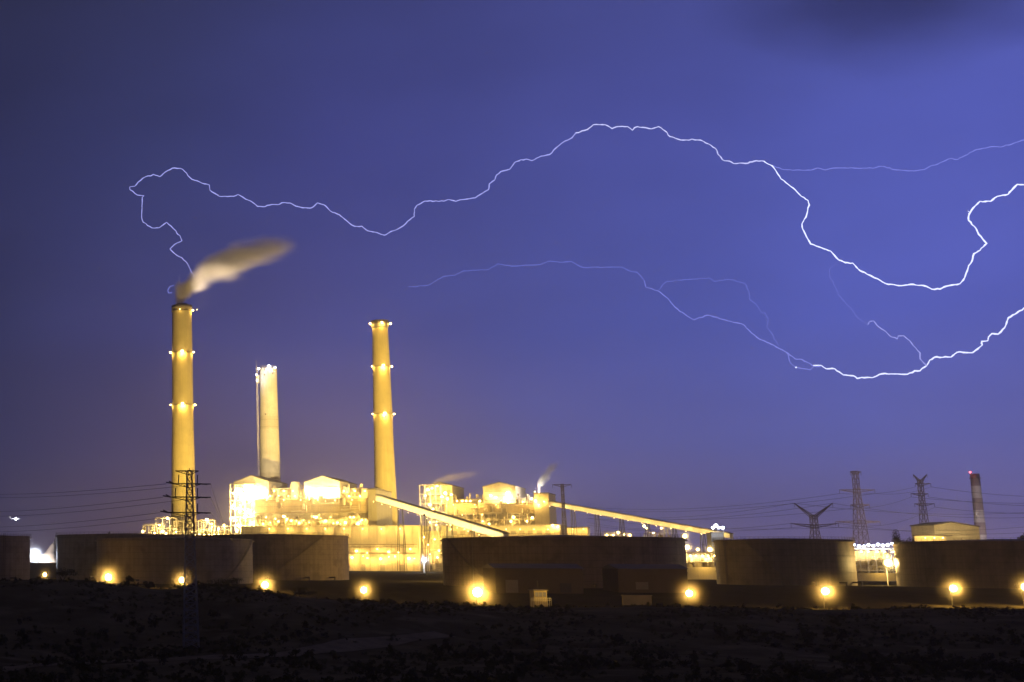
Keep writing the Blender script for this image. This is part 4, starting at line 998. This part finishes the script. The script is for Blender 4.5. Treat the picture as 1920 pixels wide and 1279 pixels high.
shrub('rounded dark shrub on the ridge just right of the nearest pylon', 420, 1090, 330, 6, 2.0, 4)
shrub('low dark shrub on the ridge right of the lamp by the end ladder', 560, 1098, 329, 5.5, 1.9, 5)
def tree(label, px, ytop, Y, w, seed):
    t = P(px, ytop, Y); rnd = random.Random(seed); x = t.x; H = t.z
    root = thing('tree', label, 'tree', (x, Y, 0), 'dark trees beyond the tank farm')
    mb = MB(); mb.tube([(x, Y, -.3), (x + .3, Y, H * .3), (x, Y, H * .62)], [.55, .4, .25], 8)
    for k in range(6):
        q = rnd.uniform(.35, .62); e = Vector((x + rnd.uniform(-.8, .8) * w, Y + rnd.uniform(-.8, .8) * w, H * rnd.uniform(.65, .92))); mb.bar((x, Y, H * q), e, .18, 5, .05)
    mb.build('trunk', BARK, root)
    mb = MB(); leaves(mb, (x, Y, H * .72), w, w, H * .3, 2600, .42, rnd); mb.build('crown', FOL, root)
tree('small dark tree at the left end of the nearly black tank rim', 1681, 1000, 700, 3.4, 31)
tree('low bushy dark tree just left of the pale warehouse', 1702, 1003, 720, 4.5, 32)
tree('dark tree at the right edge above the nearly black tank', 1908, 998, 760, 5.0, 33)
tree('lower dark tree cut by the right edge', 1924, 1004, 740, 4.4, 34)
tree('tiny dark treetop above the second tank from left', 203, 999, 860, 1.6, 35)
def build_scrub():
    rnd = random.Random(99); fs = []; nrng = np.random.default_rng(4)
    protos = []
    for k in range(6):
        m = MB(); leaves(m, (0, 0, .5), .72, .62, .6, 110, .14, random.Random(200 + k)); protos.append((np.array(m.v), np.array(m.f)))
    for nm, mat, count, seed in (('scrub', FOL, 4600, 3), ('dry_scrub', FOL2, 2200, 8)):
        rnd = random.Random(seed); V = []; Fc = []; off = 0; made = 0
        while made < count:
            y = rnd.uniform(150, 345) if rnd.random() < .8 else rnd.uniform(300, 340); x = rnd.uniform(-.085 * y - 6, .72 * y + 8)
            d = mnoise.noise(Vector((x * .045, y * .045, 9.0))) + .5 * mnoise.noise(Vector((x * .15, y * .15, 2)))
            if d < rnd.uniform(-.35, .15): continue
            gzz = ground_z(x, y); p, f = protos[rnd.randrange(6)]
            # keep the sandy track clear
            ok = True
            for q in PATHPTS:
                if (q.x - x) ** 2 + (q.y - y) ** 2 < 14: ok = False; break
            if not ok: continue
            s = rnd.uniform(.35, 1.0) * rnd.choice((.7, 1, 1, 1.6, 2.2)) * (.62 if y > 285 else 1); h = s * rnd.uniform(.45, 1.25); t = rnd.uniform(0, 6.28); ct, st = math.cos(t), math.sin(t)
            q = np.empty_like(p); q[:, 0] = (p[:, 0] * ct - p[:, 1] * st) * s + x; q[:, 1] = (p[:, 0] * st + p[:, 1] * ct) * s + y; q[:, 2] = p[:, 2] * h + gzz - .1
            V.append(q); Fc.append(f + off); off += len(q); made += 1
        V = np.concatenate(V); Fc = np.concatenate(Fc)
        me = bpy.data.meshes.new(nm); me.from_pydata(V.tolist(), [], Fc.tolist()); me.materials.append(mat)
        o = bpy.data.objects.new(nm, me); COL.objects.link(o)
        tag(o, 'dark low scrub covering the dunes' if nm == 'scrub' else 'paler dry scrub scattered over the dunes', 'scrub', kind='stuff')
PATHPTS = [ground_at(q, 1262 + (1189 - 1262) * max(0, q) / 900 * .8) for q in range(-100, 860, 12)]
build_scrub()

# ------------------------------------------------------------------ lightning
LY = 9000
def z1(ox, oy, s, pts): return [(ox + x / s, oy + y / s) for x, y in pts]
main = z1(220, 280, 4, [(572,960),(548,905),(525,858),(485,815),(450,800),(395,750),(430,715),(485,688),(470,650),(405,580),(370,550),(315,590),(260,592),(195,550),(182,510),(187,380),(200,350),(150,345),(95,305),(92,285),(130,280),(190,220),(270,190),(320,207),(380,160),(430,142),(490,152),(560,228),(640,258),(690,270),(695,310),(765,355),(870,355),(905,340),(960,375),(1000,390),(1050,430),(1110,432)])
main += z1(500, 330, 6.393, [(60,345),(140,348),(180,325),(280,327),(350,365),(430,385),(530,388),(610,325),(690,350),(790,440),(870,465),(960,540),(1050,605),(1140,605),(1210,660),(1330,685),(1390,708),(1430,708),(1490,668),(1550,650),(1640,600),(1690,545),(1770,490),(1770,400),(1800,355)])
main += z1(760, 210, 4.8, [(175,805),(350,805),(390,790),(455,807),(500,792),(630,775),(700,730),(750,700),(755,650),(805,615),(820,570),(860,538),(940,518),(985,455),(1040,433),(1160,433),(1220,400),(1300,385),(1370,315),(1420,275),(1500,235),(1535,190),(1640,160),(1690,118),(1800,118),(1860,152)])
main += z1(1100, 210, 4.3636, [(250,122),(335,122),(375,152),(415,122),(530,140),(590,122),(645,160),(680,203),(770,232),(930,232),(1000,265),(1065,315),(1075,350),(1110,393),(1170,405),(1205,425),(1320,422),(1370,405),(1450,405),(1520,445),(1590,550),(1690,625)])
main += z1(1440, 330, 4, [(250,155),(300,185),(310,220),(285,310),(255,360),(260,400),(320,512),(400,540),(470,565),(530,632),(580,652),(635,655),(690,712),(780,755),(900,815),(1000,825),(1070,815),(1170,825),(1230,852),(1290,850),(1340,828),(1440,810),(1475,765),(1500,695),(1530,640),(1545,585),(1590,560),(1640,508),(1580,440),(1560,395),(1505,335),(1505,300),(1525,260),(1590,192),(1670,192),(1720,155),(1800,140),(1870,65),(1920,68),(2010,50),(2120,90)])
br_up = z1(1280, 0, 2.995, [(500,930),(570,955),(720,957),(760,945),(800,957),(860,945),(1070,947),(1120,935),(1190,955),(1300,962),(1355,955),(1400,930),(1430,925),(1510,890),(1545,898),(1640,845),(1740,825),(1800,825),(1917,787),(2050,740)])
low = z1(1520, 440, 4.41, [(1900,560),(1764,610),(1690,660),(1635,690),(1605,770),(1550,825),(1500,820),(1470,850),(1465,880),(1415,885),(1420,915),(1340,978),(1210,975),(1160,1015),(1020,1018),(985,1040),(960,1085),(905,1128),(860,1128),(800,1157),(590,1153),(510,1185),(420,1183),(385,1192),(355,1170),(270,1162),(200,1112),(130,1112),(90,1085),(20,1085)])
low2 = z1(1200, 500, 5.333, [(1870,1028),(1820,995),(1740,1000),(1620,930),(1550,925),(1450,850),(1340,790),(1270,760),(1190,725),(1100,650),(1030,580),(880,545),(680,487),(540,535),(450,480),(350,410),(280,320),(180,245),(60,210),(40,140)]) 
low3 = z1(740, 460, 3.84, [(1795,250),(1745,195),(1700,190),(1640,160),(1350,160),(1270,118),(1190,125),(1120,115),(1050,140),(840,152),(740,135),(680,175),(500,185),(430,220),(350,225),(240,290),(100,300)])
loop = z1(1200, 500, 5.333, [(1385,790),(1340,730),(1330,690),(1265,605),(1285,530),(1250,462),(1210,462),(1170,390),(1095,330),(1090,250),(1050,170),(880,130),(740,150),(690,115),(500,130),(270,150),(230,180),(180,245)])
twin = z1(1200, 500, 5.333, [(1450,850),(1480,880),(1500,960),(1560,1010),(1700,1035),(1740,1000)])
climb = z1(1520, 440, 4.41, [(960,1085),(905,1030),(905,980),(880,955),(820,880),(770,838),(725,840),(715,865),(660,845),(610,795),(550,755),(520,715),(485,720),(470,750),(380,680),(340,620),(230,505),(215,460),(155,345),(160,280),(210,240)])
BOLT = [glow('lightning_core', (.68, .72, 1.0), 1.7), glow('lightning_mid', (.42, .44, 1.0), 1.05), glow('lightning_faint', (.26, .29, .90), 1.0), glow('lightning_ghost', (.150, .18, .65), 1.0)]
def bolt_mesh(pts, r0, r1, jit, seed):
    rnd = random.Random(seed); q = [Vector((a[0], a[1])) for a in pts]
    out = [q[0]]
    for a, b in zip(q, q[1:]):
        d = b - a; L_ = d.length
        if L_ > 6:
            m = max(1, int(L_ / 6))
            for k in range(1, m + 1):
                t = k / (m + 1); out.append(a + d * t + Vector((-d.y, d.x)) / L_ * rnd.gauss(0, jit))
        out.append(b)
    n = len(out); k_ = LY / F * .9
    mb = MB(); mb.tube([P(v.x, v.y, LY) for v in out], [k_ * (r0 + (r1 - r0) * i / (n - 1)) * rnd.uniform(.65, 1.35) for i in range(n)], 6); return mb
iL = next(i for i, v in enumerate(main) if v[0] > 1440)
upper = tag(bolt_mesh(main[iL - 1:], 1.25, 1.55, .5, 1).build('lightning_bolt', BOLT[0]), 'long upper lightning bolt sweeping across the sky and looping down to the smoking chimney', 'lightning')
iM = next(i for i, v in enumerate(main) if v[0] > 1100)
bolt_mesh(main[iM - 1:iL], 1.05, 1.25, .5, 2).build('thin_stretch', glow('lightning_bright', (.58, .60, 1.0), 1.2), upper)
bolt_mesh(main[:iM], .9, 1.05, .5, 2).build('thinner_stretch', BOLT[1], upper)
bolt_mesh(br_up, .75, .85, .5, 3).build('side_branch', BOLT[2], upper)
bolt_mesh([(1814, 396), (1819, 399), (1817, 402)], .6, 2.4, 0, 4).build('spur', BOLT[0], upper)
lower = tag(bolt_mesh(low, 1.6, 1.25, .5, 5).build('lightning_bolt', BOLT[0]), 'lower lightning bolt entering from the right edge and fading out over the slender chimney', 'lightning')
bolt_mesh(low2, 1.2, .8, .5, 6).build('fading_stretch', BOLT[2], lower)
bolt_mesh(low3, 1.0, .7, .5, 7).build('fading_tip', BOLT[3], lower)
bolt_mesh(loop, 1.0, .8, .5, 8).build('side_branch', BOLT[3], lower)
bolt_mesh(twin, .9, .9, .4, 9).build('side_branch', BOLT[2], lower)
bolt_mesh(climb[:14], 1.1, .9, .5, 10).build('climbing_branch', BOLT[1], lower)
bolt_mesh(climb[12:], 1.0, .8, .5, 11).build('climbing_branch_tip', BOLT[3], lower)
for q in ((1560, 1010),): 
    w = z1(1200, 500, 5.333, [q])[0]; mb = MB(); mb.ball(P(w[0], w[1], LY), 6, 8, 6); mb.build('bright_knot', BOLT[0], lower)
small = z1(220, 280, 4, [(425, 1022), (395, 1030), (378, 1060), (385, 1080), (410, 1078)])
tag(bolt_mesh(small, .7, .7, .2, 12).build('lightning_bolt', BOLT[2]), 'tiny curl of lightning just left of the smoking chimney top', 'lightning')

# ------------------------------------------------------------------ smoke, steam and the dark cloud
def plume(name, label, cat, base, length, rise, power, r_in, r_out, dens, color, fade0, nscale):
    """smoke along z = rise*(x/length)^power from base, radius r_in..r_out, built as a volume in a lofted hull"""
    base = Vector(base); mb = MB(); pts = []; rad = []
    for k in range(15):
        x = length * 1.02 * (k / 14) ** 1.7; pts.append((base.x + x, base.y, base.z + rise * (max(x, 0) / length) ** power)); rad.append((r_in + (r_out - r_in) * min(1, 1.6 * (x / length) ** .6)) * 1.35 + .5)
    mb.tube(pts, rad, 16)
    n = 16; m_ = 15; mb.f.append(tuple(range(n - 1, -1, -1))); mb.f.append(tuple(range((m_ - 1) * n, m_ * n)))
    mat = bpy.data.materials.new(name + '_volume'); mat.use_nodes = True; nt = mat.node_tree; N = nt.nodes; L = nt.links; N.clear(); m = vmath(nt)
    tc = N.new('ShaderNodeTexCoord'); sp = N.new('ShaderNodeSeparateXYZ'); L.new(tc.outputs['Object'], sp.inputs[0])
    mp = N.new('ShaderNodeMapping'); L.new(tc.outputs['Object'], mp.inputs[0]); mp.inputs['Scale'].default_value = (.28, 1, 1)
    mp.inputs['Rotation'].default_value = (0, R(28), 0)
    nz = N.new('ShaderNodeTexNoise'); nz.inputs['Scale'].default_value = nscale; nz.inputs['Detail'].default_value = 5; L.new(mp.outputs[0], nz.inputs['Vector'])
    xc = m('MAXIMUM', sp.outputs[0], length * .006); q = m('DIVIDE', xc, length)
    zc = m('MULTIPLY', m('POWER', q, power), rise)
    sl = m('MULTIPLY', m('POWER', q, power - 1), rise * power / length)
    inv = m('DIVIDE', 1, m('SQRT', m('ADD', m('MULTIPLY', sl, sl), 1)))
    perp = m('MULTIPLY', m('SUBTRACT', sp.outputs[2], zc), inv)
    xm = m('MINIMUM', m('SUBTRACT', sp.outputs[0], length * .006), 0)
    d = m('SQRT', m('ADD', m('ADD', m('MULTIPLY', perp, perp), m('MULTIPLY', sp.outputs[1], sp.outputs[1])), m('MULTIPLY', xm, xm)))
    rr = m('ADD', m('MULTIPLY', m('MINIMUM', m('MULTIPLY', m('POWER', q, .6), 1.6), 1), r_out - r_in), r_in)
    tp = N.new('ShaderNodeMapRange'); L.new(q, tp.inputs[0]); tp.inputs[1].default_value = .40; tp.inputs[2].default_value = 1.0; tp.inputs[3].default_value = 1; tp.inputs[4].default_value = .5
    rr = m('MULTIPLY', rr, tp.outputs[0])
    e = m('SUBTRACT', 1, m('DIVIDE', d, rr))
    e = m('ADD', e, m('MULTIPLY', m('SUBTRACT', nz.outputs[0], .47), 1.5))
    e = m('MULTIPLY', e, 1.0, True); e = m('MULTIPLY', e, e)
    fd = N.new('ShaderNodeMapRange'); fd.interpolation_type = 'SMOOTHSTEP'; L.new(q, fd.inputs[0]); fd.inputs[1].default_value = fade0; fd.inputs[2].default_value = 1.0; fd.inputs[3].default_value = 1; fd.inputs[4].default_value = 0
    thin = m('DIVIDE', dens * r_in, rr)
    den = m('MULTIPLY', m('MULTIPLY', e, fd.outputs[0]), thin)
    pv = N.new('ShaderNodeVolumePrincipled'); pv.inputs['Color'].default_value = color + (1,); L.new(den, pv.inputs['Density']); pv.inputs['Anisotropy'].default_value = .2
    o = N.new('ShaderNodeOutputMaterial'); L.new(pv.outputs[0], o.inputs['Volume'])
    root_off = base
    for i, v in enumerate(mb.v): mb.v[i] = (v[0] - base.x, v[1] - base.y, v[2] - base.z)
    ob = mb.build(name, mat, None); ob.location = base; tag(ob, label, cat); return ob
plume('smoke_plume', 'beige smoke plume bending right from the tall left chimney top', 'smoke', (cx1 - 2.5, Y1, cH1 - 1), 135, 72, .44, 6.0, 23, 1.0, (.84, .81, .77), .45, .062)
sv = P(1013, 909, 1490)
plume('steam_plume', 'thin white steam wisp leaning right over the smaller boiler block', 'steam', (pv.x, pv.y, pv.z + 4), 26, 27, .75, 2.2, 7, 1.2, (.95, .95, .95), .25, .14)
sp_ = P(812, 908, 1460)
plume('steam_plume', 'faint low steam drifting right from the scaffolded end of the smaller boiler block', 'steam', sp_, 55, 13, .6, 1.8, 8, .30, (.9, .85, .8), .1, .1)
def cloud():
    c = P(1670, 0, 9600); mb = MB(); mb.ball((0, 0, 0), 1, 32, 16)
    mat = bpy.data.materials.new('storm_cloud_volume'); mat.use_nodes = True; nt = mat.node_tree; N = nt.nodes; L = nt.links; N.clear(); m = vmath(nt)
    tc = N.new('ShaderNodeTexCoord'); ln = N.new('ShaderNodeVectorMath'); ln.operation = 'LENGTH'; L.new(tc.outputs['Object'], ln.inputs[0])
    nz = N.new('ShaderNodeTexNoise'); nz.inputs['Scale'].default_value = 1.7; nz.inputs['Detail'].default_value = 4; L.new(tc.outputs['Object'], nz.inputs['Vector'])
    e = m('ADD', m('SUBTRACT', .80, ln.outputs['Value']), m('MULTIPLY', m('SUBTRACT', nz.outputs[0], .5), .7))
    e = m('MULTIPLY', e, 1.6, True)
    pv = N.new('ShaderNodeVolumePrincipled'); pv.inputs['Color'].default_value = (.30, .28, .30, 1); L.new(m('MULTIPLY', e, .00095), pv.inputs['Density'])
    o = N.new('ShaderNodeOutputMaterial'); L.new(pv.outputs[0], o.inputs['Volume'])
    ob = mb.build('storm_cloud', mat); ob.location = c; ob.scale = (1900, 900, 640); tag(ob, 'dark storm cloud hanging in the top right of the sky', 'cloud')
cloud()

# ------------------------------------------------------------------ haze
def haze():
    mb = MB(); mb.box(-3200, 7200, -80, 8200, -12, 345)
    mat = bpy.data.materials.new('night_haze'); mat.use_nodes = True; N = mat.node_tree.nodes; N.clear()
    pv = N.new('ShaderNodeVolumePrincipled'); pv.inputs['Color'].default_value = (.95, .93, .95, 1); pv.inputs['Density'].default_value = .0001; pv.inputs['Anisotropy'].default_value = .55
    o = N.new('ShaderNodeOutputMaterial'); mat.node_tree.links.new(pv.outputs[0], o.inputs['Volume'])
    tag(mb.build('haze', mat), kind='stuff')
haze()
